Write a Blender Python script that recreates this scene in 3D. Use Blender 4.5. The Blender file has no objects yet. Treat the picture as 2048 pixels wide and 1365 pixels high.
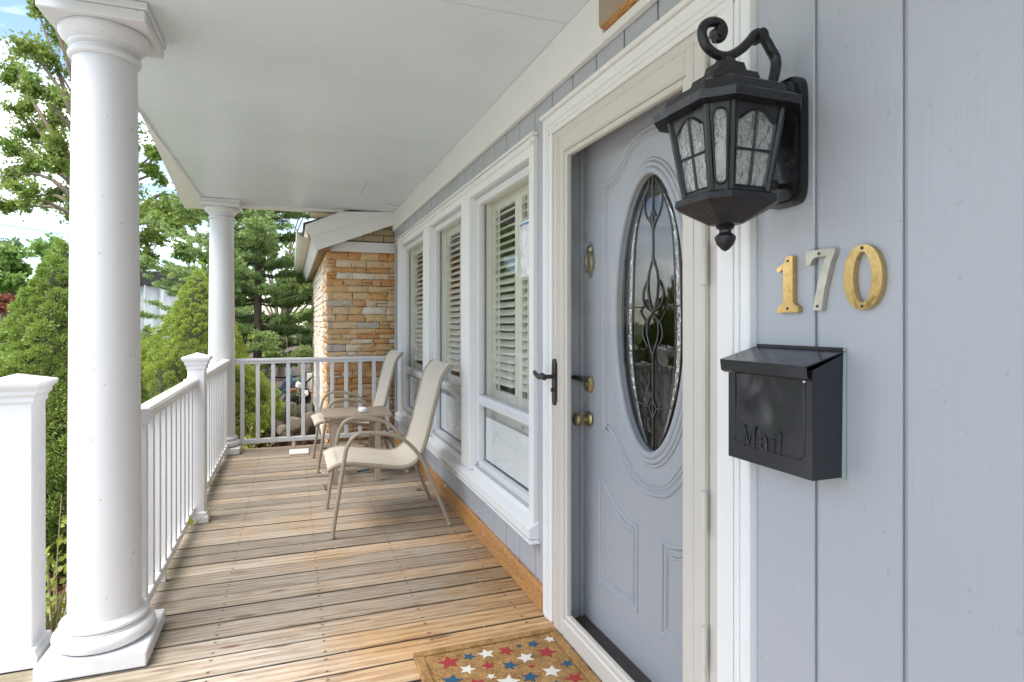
import bpy, bmesh, math, random
import numpy as np
from mathutils import Vector, Matrix
random.seed(7); rng = np.random.default_rng(11)
R = math.radians
scn = bpy.context.scene
# ------------------------------------------------------------------ camera
FPX, CXP, HYP, CAMH = 1205.0, 1024.0, 645.0, 1.28
YAW = math.atan(441/FPX); SN, CS = math.sin(YAW), math.cos(YAW)
cam = bpy.data.cameras.new('camera'); camo = bpy.data.objects.new('camera', cam)
scn.collection.objects.link(camo); scn.camera = camo
camo.location = (0, 0, CAMH); camo.rotation_euler = (R(90), 0, -YAW)
cam.sensor_width = 36; cam.lens = FPX/2048*36; cam.shift_y = -(682.5-HYP)/2048
cam.clip_start = 0.05; cam.clip_end = 800
# ------------------------------------------------------------------ sky + sun
SUN_AZ, SUN_EL = R(252), R(62)          # azimuth clockwise from +Y: light comes over the front yard, a little behind the viewer
sunv = Vector((math.sin(SUN_AZ)*math.cos(SUN_EL), math.cos(SUN_AZ)*math.cos(SUN_EL), math.sin(SUN_EL)))
w = bpy.data.worlds.new('World'); scn.world = w; w.use_nodes = True
nt = w.node_tree; nt.nodes.clear()
def wn(t, **k):
    n = nt.nodes.new(t)
    for a, v in k.items(): setattr(n, a, v)
    return n
sky = wn('ShaderNodeTexSky', sky_type='NISHITA', sun_disc=False, sun_elevation=SUN_EL, sun_rotation=SUN_AZ)
sky.air_density = 1.0; sky.dust_density = 0.5; sky.ozone_density = 2.0
bg1 = wn('ShaderNodeBackground'); bg1.inputs[1].default_value = 0.075
bg2 = wn('ShaderNodeBackground'); bg2.inputs[0].default_value = (1.0, 0.985, 0.965, 1); bg2.inputs[1].default_value = 1.1
tc = wn('ShaderNodeTexCoord'); mp = wn('ShaderNodeMapping'); mp.inputs['Scale'].default_value = (1.3, 1.3, 4.5)
mp.inputs['Rotation'].default_value = (0.12, 0.05, 0.3); mp.inputs['Location'].default_value = (1.3, 2.1, 0.75)
ns = wn('ShaderNodeTexNoise'); ns.inputs['Scale'].default_value = 1.7; ns.inputs['Detail'].default_value = 7; ns.inputs['Roughness'].default_value = 0.58
rp = wn('ShaderNodeValToRGB'); rp.color_ramp.elements[0].position = 0.45; rp.color_ramp.elements[1].position = 0.70
mx = wn('ShaderNodeMixShader'); ow = wn('ShaderNodeOutputWorld')
L = nt.links.new
L(sky.outputs[0], bg1.inputs[0]); L(tc.outputs['Generated'], mp.inputs[0]); L(mp.outputs[0], ns.inputs['Vector'])
L(ns.outputs['Fac'], rp.inputs[0]); L(rp.outputs[0], mx.inputs[0]); L(bg1.outputs[0], mx.inputs[1]); L(bg2.outputs[0], mx.inputs[2]); L(mx.outputs[0], ow.inputs[0])
sl = bpy.data.lights.new('sun', 'SUN'); so = bpy.data.objects.new('sun', sl); scn.collection.objects.link(so)
sl.energy = 1.6; sl.angle = R(45); sl.color = (1, 0.95, 0.88)
so.rotation_euler = (-sunv).to_track_quat('-Z', 'Y').to_euler()
scn.view_settings.view_transform = 'Standard'; scn.view_settings.look = 'None'; scn.view_settings.gamma = 1
scn.view_settings.exposure = 2.08; scn.view_settings.use_curve_mapping = False
scn.render.engine = 'CYCLES'
scn.cycles.max_bounces = 10; scn.cycles.diffuse_bounces = 6; scn.cycles.transparent_max_bounces = 16
# ------------------------------------------------------------------ pixel -> plane helpers (2048 px photo)
def ray(px, py):
    u = (px-CXP)/FPX; v = (HYP-py)/FPX
    return (SN+u*CS, CS-u*SN, v)
def onX(px, py, x): r = ray(px, py); k = x/r[0]; return (x, k*r[1], CAMH+k*r[2])
def onY(px, py, y): r = ray(px, py); k = y/r[1]; return (k*r[0], y, CAMH+k*r[2])
def onZ(px, py, z): r = ray(px, py); k = (z-CAMH)/r[2]; return (k*r[0], k*r[1], z)
def atD(px, py, d): r = ray(px, py); return (d*r[0], d*r[1], CAMH+d*r[2])
# ------------------------------------------------------------------ materials
def newmat(name):
    m = bpy.data.materials.new(name); m.use_nodes = True
    return m, m.node_tree, m.node_tree.nodes['Principled BSDF']
class G:
    "tiny node graph helper"
    def __init__(s, name):
        s.m, s.t, s.b = newmat(name); s.n = s.t.nodes; s.l = s.t.links.new
    def node(s, t, **k):
        n = s.n.new(t)
        for a, v in k.items(): setattr(n, a, v)
        return n
    def pos(s, scale=(1,1,1), rnd=0.0):
        g = s.node('ShaderNodeNewGeometry'); mp = s.node('ShaderNodeMapping'); mp.inputs['Scale'].default_value = scale
        s.l(g.outputs['Position'], mp.inputs[0])
        if rnd:
            oi = s.node('ShaderNodeObjectInfo'); mu = s.node('ShaderNodeMath', operation='MULTIPLY'); mu.inputs[1].default_value = rnd
            s.l(oi.outputs['Random'], mu.inputs[0]); s.l(mu.outputs[0], mp.inputs['Location'])
        return mp.outputs[0]
    def noise(s, vec, scale, detail=4, rough=0.55, dist=0.0):
        n = s.node('ShaderNodeTexNoise'); n.inputs['Scale'].default_value = scale; n.inputs['Detail'].default_value = detail
        n.inputs['Roughness'].default_value = rough; n.inputs['Distortion'].default_value = dist
        if vec is not None: s.l(vec, n.inputs['Vector'])
        return n.outputs['Fac']
    def ramp(s, fac, stops, interp='LINEAR'):
        r = s.node('ShaderNodeValToRGB'); cr = r.color_ramp; cr.interpolation = interp
        while len(cr.elements) < len(stops): cr.elements.new(0.5)
        for e, (p, c) in zip(cr.elements, stops):
            e.position = p; e.color = (c, c, c, 1) if not hasattr(c, '__len__') else (*c, 1)
        s.l(fac, r.inputs[0]); return r.outputs[0]
    def mix(s, fac, a, b, mode='MIX'):
        n = s.node('ShaderNodeMix', data_type='RGBA', blend_type=mode)
        for i, v in ((0, fac), (6, a), (7, b)):
            if hasattr(v, 'is_linked'): s.l(v, n.inputs[i])
            elif hasattr(v, '__len__'): n.inputs[i].default_value = (*v, 1)
            else: n.inputs[i].default_value = v
        return n.outputs[2]
    def math(s, op, a, b=None, clamp=False):
        n = s.node('ShaderNodeMath', operation=op, use_clamp=clamp)
        for i, v in ((0, a), (1, b)):
            if v is None: continue
            if hasattr(v, 'is_linked'): s.l(v, n.inputs[i])
            else: n.inputs[i].default_value = v
        return n.outputs[0]
    def bump(s, h, strength=0.2, dist=0.01):
        n = s.node('ShaderNodeBump'); n.inputs['Strength'].default_value = strength; n.inputs['Distance'].default_value = dist
        s.l(h, n.inputs['Height']); s.l(n.outputs[0], s.b.inputs['Normal']); return n
    def col(s, c):
        if hasattr(c, 'is_linked'): s.l(c, s.b.inputs['Base Color'])
        else: s.b.inputs['Base Color'].default_value = (*c, 1)
    def rough(s, v):
        if hasattr(v, 'is_linked'): s.l(v, s.b.inputs['Roughness'])
        else: s.b.inputs['Roughness'].default_value = v
M = {}
def paint(name, c, rough=0.45, dirt=0.12, grain=None, bump=0.12, dirtc=None, chips=None):
    g = G(name); p = g.pos()
    big = g.noise(p, 1.6, 4); fine = g.noise(p, 38, 4)
    dc = dirtc or tuple(v*0.72 for v in c)
    f = g.math('MULTIPLY', g.ramp(g.math('ADD', g.math('MULTIPLY', big, .7), g.math('MULTIPLY', fine, .3)), [(0.42, 0), (0.75, 1)]), dirt)
    c2 = g.mix(f, c, dc)
    if name == 'white_paint':
        stv = g.noise(g.pos((9, 9, .5)), 3, 5, .6); c2 = g.mix(g.math('MULTIPLY', g.ramp(stv, [(.5, 0), (.75, 1)]), .16), c2, (.50, .49, .46))
        scf = g.noise(g.pos((14, 14, 40)), 2.4, 3, .5, 1.0); c2 = g.mix(g.ramp(scf, [(.72, 0), (.76, .6)]), c2, (.45, .44, .43))
    if chips:
        sp = g.noise(p, 55, 2, .4); c2 = g.mix(g.ramp(sp, [(0.735, 0), (0.75, 1)]), c2, chips)
    g.col(c2); g.rough(g.ramp(fine, [(0.3, rough-.06), (0.7, rough+.1)]))
    h = g.noise(g.pos(grain) if grain else p, 60, 5); g.bump(h, bump, 0.004)
    M[name] = g.m
paint('white_paint', (0.68, 0.68, 0.69), 0.42, 0.10, chips=(0.55, 0.47, 0.38))
paint('trim_paint', (0.80, 0.80, 0.79), 0.45, 0.22, grain=(3, .4, 3), bump=.2, dirtc=(.62, .60, .52))
paint('vinyl_white', (0.71, 0.71, 0.72), 0.35, 0.08, bump=.04)
paint('ceiling_paint', (0.72, 0.79, 0.835), 0.38, 0.65, grain=(4, .5, 1), bump=.12, dirtc=(.60, .675, .68))
paint('siding_paint', (0.42, 0.44, 0.475), 0.34, 0.25, grain=(1, 1.6, .07), bump=.24, dirtc=(.40, .43, .43), chips=(.36, .385, .40))
paint('door_paint', (0.40, 0.42, 0.45), 0.42, 0.14, grain=(1, 3, .10), bump=.16)
paint('almond_metal', (0.60, 0.565, 0.51), 0.4, 0.12, bump=.04)
paint('cream_shutter', (0.78, 0.75, 0.66), 0.42, 0.08, bump=.04)
paint('dark_sill', (0.035, 0.035, 0.04), 0.4, 0.3, bump=.1, dirtc=(.09, .08, .07))
paint('gable_brick', (0.50, 0.40, 0.25), 0.8, 0.5, bump=.5, dirtc=(.38, .28, .16))
paint('room_paint', (0.30, 0.27, 0.24), 0.7, 0.1)
paint('gutter_metal', (0.66, 0.63, 0.53), 0.5, 0.5, dirtc=(.4, .34, .22))
paint('eave_wood', (0.34, 0.20, 0.08), 0.7, 0.5, dirtc=(.2, .12, .06))
paint('roof_dark', (0.05, 0.05, 0.05), 0.9, 0.3)
paint('black_metal', (0.012, 0.012, 0.014), 0.30, 0.4, bump=.2, dirtc=(.035, .035, .036))
paint('mail_metal', (0.020, 0.021, 0.026), 0.17, 0.3, bump=.02, dirtc=(.03, .03, .034))
paint('tape_green', (0.36, 0.44, 0.43), 0.5, 0.2)
paint('bronze_dark', (0.03, 0.027, 0.025), 0.3, 0.2)
paint('chair_metal', (0.33, 0.275, 0.205), 0.4, 0.12, bump=.04)
paint('table_wood', (0.40, 0.315, 0.24), 0.6, 0.6, grain=(.5, 6, 6), bump=.4, dirtc=(.25, .18, .13))
paint('tissue', (0.84, 0.84, 0.83), 0.8, 0.03)
paint('paper_white', (0.82, 0.81, 0.78), 0.7, 0.05)
paint('pen_blue', (0.05, 0.19, 0.30), 0.35, 0.05)
paint('black_plastic', (0.02, 0.02, 0.022), 0.4, 0.2)
paint('concrete', (0.52, 0.51, 0.48), 0.85, 0.35, bump=.4)
paint('foundation', (0.30, 0.29, 0.27), 0.9, 0.4)
paint('blue_cloth', (0.06, 0.09, 0.16), 0.8, 0.3)
paint('tarp_white', (0.72, 0.73, 0.74), 0.55, 0.25, bump=.2)
paint('terracotta', (0.45, 0.17, 0.09), 0.8, 0.2)
paint('boulder', (0.13, 0.11, 0.08), 0.9, 0.7, bump=.8, dirtc=(.2, .17, .13))
paint('bark', (0.20, 0.15, 0.11), 0.9, 0.7, grain=(6, 6, 1), bump=.9, dirtc=(.10, .08, .06))
paint('twig', (0.075, 0.066, 0.040), 0.9, 0.5)
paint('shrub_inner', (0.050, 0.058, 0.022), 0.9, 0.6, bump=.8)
paint('mortar', (0.12, 0.11, 0.095), 0.95, 0.4, bump=.6)
paint('fence_wood', (0.30, 0.185, 0.105), 0.8, 0.5, grain=(4, 4, .4), bump=.3)
paint('lead', (0.10, 0.10, 0.10), 0.35, 0.1)
M['lead'].node_tree.nodes['Principled BSDF'].inputs['Metallic'].default_value = 0.8
def metal(name, c, rough, tarn):
    g = G(name); p = g.pos(); n = g.noise(p, 45, 5); sp = g.noise(p, 160, 3)
    f = g.ramp(n, [(0.5, 0), (0.75, .6)]); c2 = g.mix(f, c, tarn)
    c2 = g.mix(g.ramp(sp, [(0.72, 0), (0.76, 1)]), c2, tuple(v*.25 for v in tarn))
    g.col(c2); g.rough(g.ramp(n, [(0.35, rough), (0.7, rough+.25)])); g.b.inputs['Metallic'].default_value = 1
    g.bump(g.noise(p, 12, 2), .08, .004); M[name] = g.m
metal('brass', (0.64, 0.44, 0.19), 0.14, (0.48, 0.30, 0.11))
metal('brass_dark', (0.42, 0.34, 0.16), 0.25, (0.26, 0.20, 0.09))
metal('nickel', (0.58, 0.55, 0.47), 0.34, (0.50, 0.47, 0.40))
# deck boards: weathered, the boards near the house wall keep more of their orange
def deckmat():
    g = G('deck_wood'); p = g.pos((1, 1, 1)); st = g.pos((2.2, 18, 18), rnd=40)
    n1 = g.noise(st, 2.0, 7, .60, 1.3); n2 = g.noise(g.pos((1.6, 75, 75), rnd=90), 2.2, 4, .6, .5); blot = g.noise(p, 2.3, 5)
    wv = g.node('ShaderNodeTexWave', wave_type='RINGS', rings_direction='X'); g.l(g.pos((.16, 2.0, 2.0), rnd=23), wv.inputs['Vector'])
    wv.inputs['Scale'].default_value = 5.0; wv.inputs['Distortion'].default_value = 9; wv.inputs['Detail'].default_value = 5; wv.inputs['Detail Scale'].default_value = .8
    wv.inputs['Detail Roughness'].default_value = .6
    grain = g.math('ADD', g.math('MULTIPLY', n1, .66), g.math('ADD', g.math('MULTIPLY', n2, .20), g.math('MULTIPLY', wv.outputs['Fac'], .14)))
    streak = g.ramp(g.noise(g.pos((1.3, 48, 48), rnd=61), 2.0, 5, .65, .8), [(.33, .75), (.39, 0)])
    vo = g.node('ShaderNodeTexVoronoi', feature='F1'); g.l(g.pos((1.1, 4.2, 4.2), rnd=33), vo.inputs['Vector']); vo.inputs['Scale'].default_value = 1.6; vo.inputs['Randomness'].default_value = 1.0
    knot = g.ramp(vo.outputs['Distance'], [(.05, .8), (.11, 0)])
    gray = g.ramp(grain, [(0.30, (.20, .145, .10)), (0.41, (.335, .265, .195)), (0.51, (.425, .355, .280)), (0.66, (.52, .46, .385))])
    oran = g.ramp(grain, [(0.30, (.20, .10, .040)), (0.41, (.365, .205, .090)), (0.51, (.465, .285, .135)), (0.66, (.56, .385, .21))])
    sx = g.node('ShaderNodeSeparateXYZ'); g.l(p, sx.inputs[0])
    oi = g.node('ShaderNodeObjectInfo')
    fx = g.math('MULTIPLY', g.math('ADD', sx.outputs[0], 0.10), 1.15)
    fy = g.math('MULTIPLY', g.math('SUBTRACT', 4.6, sx.outputs[1]), .5, True)
    f = g.math('ADD', g.math('MULTIPLY', fx, fy), g.math('MULTIPLY', g.math('SUBTRACT', blot, .50), 2.0))
    f = g.math('ADD', f, g.math('MULTIPLY', g.math('SUBTRACT', oi.outputs['Random'], .5), .55), True)
    c = g.mix(f, gray, oran)
    c = g.mix(streak, c, (.13, .08, .048))
    c = g.mix(knot, c, (.15, .075, .035))
    tone = g.ramp(oi.outputs['Random'], [(0, .66), (.5, .90), (1, 1.08)]); c = g.mix(1.0, c, tone, 'MULTIPLY')
    # dark olive blotches toward the outer edge
    me = g.math('MULTIPLY', g.math('SUBTRACT', -0.30, sx.outputs[0]), 3.2, True); olive = g.math('MULTIPLY', me, g.ramp(blot, [(.40, 0), (.62, .75)]))
    c = g.mix(olive, c, (.15, .13, .075))
    # screw heads on the joist lines
    def pp(v, sc, off): return g.math('ABSOLUTE', g.math('SUBTRACT', g.math('FRACT', g.math('ADD', g.math('DIVIDE', v, sc), off)), .5))
    tc = g.node('ShaderNodeTexCoord'); so_ = g.node('ShaderNodeSeparateXYZ'); g.l(tc.outputs['Object'], so_.inputs[0])
    dx = g.math('MULTIPLY', pp(sx.outputs[0], .41, .2), .41); dy = g.math('SUBTRACT', g.math('ABSOLUTE', so_.outputs[1]), .042)
    d2 = g.math('ADD', g.math('MULTIPLY', dx, dx), g.math('MULTIPLY', dy, dy))
    sc = g.math('LESS_THAN', d2, .0047**2); c = g.mix(sc, c, (.03, .022, .018))
    stain = g.math('MULTIPLY', g.math('SUBTRACT', 1.0, g.math('DIVIDE', d2, .00014), True), .45); c = g.mix(stain, c, (.12, .08, .05))
    edge = g.math('MULTIPLY', g.math('DIVIDE', g.math('SUBTRACT', g.math('ADD', g.math('ABSOLUTE', so_.outputs[1]), g.math('MULTIPLY', n2, .006)), .0660), .0035, True), .95)  # edge grime, coloured darker to stand in for shade in the gaps
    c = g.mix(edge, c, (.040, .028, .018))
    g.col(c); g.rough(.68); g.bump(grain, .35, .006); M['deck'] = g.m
deckmat()
def orangewood():
    g = G('fresh_wood'); n = g.noise(g.pos((3, 1.1, 9)), 3.2, 6, .55, 2.6)
    k = g.math('FRACT', g.math('MULTIPLY', n, 9.0)); k = g.math('ADD', g.math('MULTIPLY', k, .55), g.math('MULTIPLY', g.noise(g.pos((5, 1, 60)), 3, 4), .45))
    c = g.ramp(k, [(.2, (.19, .070, .022)), (.42, (.42, .19, .055)), (.7, (.58, .31, .11))])
    c = g.mix(g.ramp(g.noise(g.pos(), 9, 5), [(.68, 0), (.70, 1)]), c, (.66, .60, .54))
    g.col(c); g.rough(.6); g.bump(k, .4, .005); M['fresh_wood'] = g.m
orangewood()
def stonemat():
    g = G('stone'); oi = g.node('ShaderNodeObjectInfo'); p = g.pos(rnd=30)
    base = g.ramp(oi.outputs['Random'], [(0, (.64, .38, .19)), (.12, (.72, .52, .33)), (.26, (.60, .28, .09)), (.36, (.74, .58, .42)), (.48, (.68, .44, .21)), (.60, (.78, .66, .49)), (.68, (.64, .33, .12)), (.78, (.52, .49, .44)), (.84, (.78, .71, .60)), (.90, (.70, .50, .27))], 'CONSTANT')
    n = g.noise(p, 14, 6, .65, .6); c = g.mix(g.ramp(n, [(.42, 0), (.70, .6)]), base, (.62, .36, .15)); n3 = g.noise(p, 30, 5, .6)
    c = g.mix(g.ramp(n3, [(.54, 0), (.74, .6)]), c, (.76, .64, .48)); g.col(c); g.rough(.85); g.bump(g.noise(p, 55, 6, .7), .6, .012); M['stone'] = g.m
stonemat()
def glassmat(name, rough=0.0, f0=0.04, tint=(1, 1, 1), wav=None, amt=1.0):
    g = G(name); g.n.remove(g.b); out = g.n['Material Output']
    lw = g.node('ShaderNodeLayerWeight'); lw.inputs[0].default_value = .5; tr = g.node('ShaderNodeBsdfTransparent'); tr.inputs[0].default_value = (*tint, 1)
    gl = g.node('ShaderNodeBsdfGlossy'); gl.inputs['Roughness'].default_value = rough; mx = g.node('ShaderNodeMixShader')
    if wav:
        b = g.node('ShaderNodeBump'); b.inputs['Strength'].default_value = wav[1]; b.inputs['Distance'].default_value = .02
        g.l(g.noise(g.pos(), wav[0], 3), b.inputs['Height']); g.l(b.outputs[0], gl.inputs['Normal'])
    f = g.math('ADD', f0, g.math('MULTIPLY', g.math('POWER', lw.outputs['Facing'], 5.0), amt*(1-f0)), True)
    g.l(f, mx.inputs[0]); g.l(tr.outputs[0], mx.inputs[1]); g.l(gl.outputs[0], mx.inputs[2]); g.l(mx.outputs[0], out.inputs[0]); M[name] = g.m
glassmat('window_glass', 0.0, .03, (.97, .98, .975), amt=.55)
glassmat('storm_glass', 0.0, .004, (.99, .99, .99), amt=.15)
glassmat('door_glass', 0.02, .10, (.45, .43, .40), (9, .05))
def lampglass():
    g = G('wavy_glass'); v = g.noise(g.pos((1, 1, .8)), 70, 2, .4); g.col((.97, .99, .97)); g.rough(.03)
    g.b.inputs['Transmission Weight'].default_value = .80; g.b.inputs['IOR'].default_value = 1.30; g.bump(v, .8, .02); M['wavy_glass'] = g.m
lampglass()
def fabric(name, c):
    g = G(name); n = g.noise(g.pos(), 420, 2); b = g.noise(g.pos(), 5, 4); g.col(g.mix(g.ramp(b, [(.45, 0), (.75, .35)]), c, (.52, .42, .30)))
    g.rough(.8); g.bump(n, .6, .003); M[name] = g.m
fabric('sling', (0.60, 0.54, 0.445))
def coir():
    g = G('coir'); n = g.noise(g.pos(), 260, 4, .7); n2 = g.noise(g.pos(), 22, 3)
    c = g.ramp(g.math('ADD', g.math('MULTIPLY', n, .75), g.math('MULTIPLY', n2, .25)), [(.38, (.13, .058, .016)), (.5, (.40, .215, .070)), (.62, (.60, .39, .16))])
    g.col(c); g.rough(.95); g.bump(n, .9, .008); M['coir'] = g.m
    for nm, col in (('star_red', (.36, .028, .032)), ('star_white', (.76, .74, .67)), ('star_blue', (.012, .085, .165))):
        g = G(nm); n = g.noise(g.pos(), 260, 4, .7); g.col(g.mix(g.ramp(n, [(.58, 0), (.70, .8)]), col, (.41, .225, .075))); g.rough(.9); g.bump(n, .9, .006); M[nm] = g.m
coir()
def leafmat(name, cols, rough=.5, trans=.3, sheen=.4):
    g = G(name); ge = g.node('ShaderNodeNewGeometry')
    c = g.ramp(ge.outputs['Random Per Island'], [(i/max(1, len(cols)-1), c) for i, c in enumerate(cols)])
    big = g.noise(g.pos(), 1.1, 3); c = g.mix(g.ramp(big, [(.35, 0), (.7, .45)]), c, cols[-1])
    g.col(c); g.rough(rough); g.b.inputs['Specular IOR Level'].default_value = sheen
    tr = g.node('ShaderNodeBsdfTranslucent'); g.l(c, tr.inputs[0]); mx = g.node('ShaderNodeMixShader'); mx.inputs[0].default_value = trans
    out = g.n['Material Output']; g.l(g.b.outputs[0], mx.inputs[1]); g.l(tr.outputs[0], mx.inputs[2]); g.l(mx.outputs[0], out.inputs[0]); M[name] = g.m
leafmat('dwarf_green', [(0.132, 0.211, 0.039), (0.203, 0.298, 0.057), (0.281, 0.386, 0.077), (0.351, 0.448, 0.105)], .6, .3)
leafmat('dwarf_lime', [(0.185, 0.273, 0.039), (0.273, 0.378, 0.057), (0.360, 0.466, 0.078), (0.439, 0.500, 0.115)], .6, .3)
leafmat('spruce_green', [(0.147, 0.255, 0.085), (0.231, 0.360, 0.124), (0.346, 0.473, 0.178), (0.460, 0.549, 0.217)], .55, .25)
leafmat('oak_green', [(0.101, 0.196, 0.038), (0.155, 0.270, 0.051), (0.223, 0.338, 0.068), (0.351, 0.378, 0.088)], .45, .45)
leafmat('hedge_green', [(0.123, 0.228, 0.045), (0.193, 0.316, 0.070), (0.281, 0.404, 0.105)], .5, .4)
leafmat('pale_green', [(0.149, 0.216, 0.108), (0.216, 0.284, 0.149), (0.297, 0.351, 0.203)], .5, .3)
leafmat('red_leaf', [(.17, .03, .025), (.26, .06, .04), (.22, .09, .03)], .5, .3)
leafmat('lime_leaf', [(.20, .27, .03), (.30, .36, .05), (.36, .38, .08)], .5, .35)
leafmat('grass_blade', [(.10, .17, .03), (.18, .25, .05), (.25, .27, .08)], .5, .3)
leafmat('dry_leaf', [(.15, .055, .025), (.24, .10, .04), (.31, .17, .08), (.20, .085, .05)], .7, .15)
def groundmat():
    g = G('ground'); p = g.pos(); n = g.noise(p, .5, 5); f = g.noise(p, 22, 6, .7); sx = g.node('ShaderNodeSeparateXYZ'); g.l(p, sx.inputs[0])
    lawn = g.ramp(f, [(.3, (.045, .075, .018)), (.55, (.10, .15, .04)), (.75, (.17, .19, .07))]); soil = g.ramp(f, [(.3, (.035, .022, .016)), (.55, (.085, .055, .04)), (.75, (.17, .11, .075))])
    k = g.math('ADD', g.math('MULTIPLY', g.math('ADD', sx.outputs[0], 3.2), 1.4), g.math('MULTIPLY', g.math('SUBTRACT', n, .5), 1.5), True)
    g.col(g.mix(k, lawn, soil)); g.rough(.95); g.bump(f, .8, .03); M['ground'] = g.m
groundmat()
def plastic():
    g = G('bag_plastic'); g.col((.90, .91, .92)); g.rough(.14); g.b.inputs['Transmission Weight'].default_value = .08
    g.bump(g.noise(g.pos((1, 1.5, .6)), 26, 4, .6, .8), 1.0, .02); M['bag_plastic'] = g.m
plastic(); paint('zip_blue', (.03, .13, .42), .35, .02)
g = G('frosted_bulb'); g.col((.85, .84, .80)); g.rough(.3); M['frosted_bulb'] = g.m
# ------------------------------------------------------------------ mesh builder
COL = scn.collection
def wloc(o):
    v = Vector((0, 0, 0))
    while o: v = v + o.location; o = o.parent
    return v
def mk(name, me, parent=None, loc=(0, 0, 0), mat=None):
    if mat is not None and not me.materials: me.materials.append(M[mat] if isinstance(mat, str) else mat)
    o = bpy.data.objects.new(name, me); COL.objects.link(o); o.parent = parent
    o.location = Vector(loc) - (wloc(parent) if parent else Vector((0, 0, 0))); return o
class MB:
    def __init__(s): s.v = []; s.f = []
    def add(s, v, f):
        n = len(s.v); s.v += [tuple(p) for p in v]; s.f += [tuple(i+n for i in q) for q in f]; return s
    def box(s, x0, x1, y0, y1, z0, z1, bev=0.0):
        if bev <= 0:
            return s.add([(x0,y0,z0),(x1,y0,z0),(x1,y1,z0),(x0,y1,z0),(x0,y0,z1),(x1,y0,z1),(x1,y1,z1),(x0,y1,z1)],
                         [(0,3,2,1),(4,5,6,7),(0,1,5,4),(1,2,6,5),(2,3,7,6),(3,0,4,7)])
        bm = bmesh.new(); bmesh.ops.create_cube(bm, size=1)
        for v in bm.verts: v.co = ((x0+x1)/2+v.co.x*(x1-x0), (y0+y1)/2+v.co.y*(y1-y0), (z0+z1)/2+v.co.z*(z1-z0))
        bmesh.ops.bevel(bm, geom=bm.edges[:], offset=bev, segments=1, affect='EDGES'); bm.verts.index_update()
        s.add([v.co[:] for v in bm.verts], [[v.index for v in f.verts] for f in bm.faces]); bm.free(); return s
    def prism(s, pts, axis, a, b):
        "polygon pts (2D) extruded along axis from a to b"
        def p3(p, t): return {'x': (t, p[0], p[1]), 'y': (p[0], t, p[1]), 'z': (p[0], p[1], t)}[axis]
        n = len(pts); v = [p3(p, a) for p in pts]+[p3(p, b) for p in pts]
        return s.add(v, [tuple(range(n))[::-1], tuple(range(n, 2*n))]+[(i, (i+1) % n, n+(i+1) % n, n+i) for i in range(n)])
    def tube(s, path, r, seg=8, closed=False, flat=None):
        P = [Vector(p) for p in path]; n = len(P); rr = r if hasattr(r, '__len__') else [r]*n; vs = []; up = None
        for i, p in enumerate(P):
            if closed: t = P[(i+1) % n]-P[i-1]
            else: t = P[min(i+1, n-1)]-P[max(i-1, 0)]
            t = t.normalized()
            if up is None: up = Vector((0, 0, 1)) if abs(t.z) < .9 else Vector((1, 0, 0))
            b = t.cross(up).normalized(); up = b.cross(t).normalized()
            for k in range(seg):
                a = 2*math.pi*k/seg; q = p+(b*math.cos(a)+up*math.sin(a))*rr[i]
                if flat: q = Vector((flat[0]+(q.x-flat[0])*flat[1], q.y, q.z))
                vs.append(q)
        fs = []; m = n if closed else n-1
        for i in range(m):
            for k in range(seg):
                a = i*seg+k; b_ = i*seg+(k+1) % seg; c = ((i+1) % n)*seg+(k+1) % seg; d = ((i+1) % n)*seg+k; fs.append((a, b_, c, d))
        if not closed: fs += [tuple(range(seg))[::-1], tuple(range((n-1)*seg, n*seg))]
        return s.add(vs, fs)
    def lathe(s, prof, c=(0, 0, 0), seg=32, axis='z', ring=None):
        vs = []; fs = []
        for (r, h) in prof:
            for k in range(seg):
                if ring: q = ring(r, k)
                else: a = 2*math.pi*k/seg; q = (r*math.cos(a), r*math.sin(a))
                vs.append({'z': (c[0]+q[0], c[1]+q[1], c[2]+h), 'x': (c[0]+h, c[1]+q[0], c[2]+q[1])}[axis])
        for i in range(len(prof)-1):
            for k in range(seg): fs.append((i*seg+k, i*seg+(k+1) % seg, (i+1)*seg+(k+1) % seg, (i+1)*seg+k))
        fs += [tuple(range(seg))[::-1], tuple(range((len(prof)-1)*seg, len(prof)*seg))]
        return s.add(vs, fs)
    def build(s, name, mat, parent=None, smooth=False, org=None, fix=True):
        v = np.array(s.v); o = Vector(org) if org is not None else Vector((v.min(0)+v.max(0))/2)
        me = bpy.data.meshes.new(name); me.from_pydata([tuple(p) for p in (v-np.array(o))], [], s.f)
        if fix:
            bm = bmesh.new(); bm.from_mesh(me); bmesh.ops.recalc_face_normals(bm, faces=bm.faces[:]); bm.to_mesh(me); bm.free()
        me.materials.append(M[mat])
        if smooth:
            me.polygons.foreach_set('use_smooth', [True]*len(me.polygons)); me.set_sharp_from_angle(angle=R(smooth if smooth is not True else 40))
        return mk(name, me, parent, o)
def tag(o, label, cat=None, group=None, kind=None):
    if label: o['label'] = label
    if cat: o['category'] = cat
    if group: o['group'] = group
    if kind: o['kind'] = kind
    return o
def thing(name, label, cat, loc, group=None):
    o = bpy.data.objects.new(name, None); COL.objects.link(o); o.location = loc; o.empty_display_size = .1
    return tag(o, label, cat, group)
def copy_tree(o, parent=None):
    c = o.copy(); COL.objects.link(c); c.parent = parent
    for ch in list(o.children):
        if ch.get('_src') is None: copy_tree(ch, c)
    return c
def smoothpath(pts, n=6):
    "Catmull-Rom through the points"
    P = [Vector(p) for p in pts]; out = []
    for i in range(len(P)-1):
        a, b, c, d = P[max(i-1, 0)], P[i], P[i+1], P[min(i+2, len(P)-1)]
        for k in range(n):
            t = k/n; out.append(.5*((2*b)+(c-a)*t+(2*a-5*b+4*c-d)*t*t+(3*b-a-3*c+d)*t*t*t))
    return out+[P[-1]]
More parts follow.
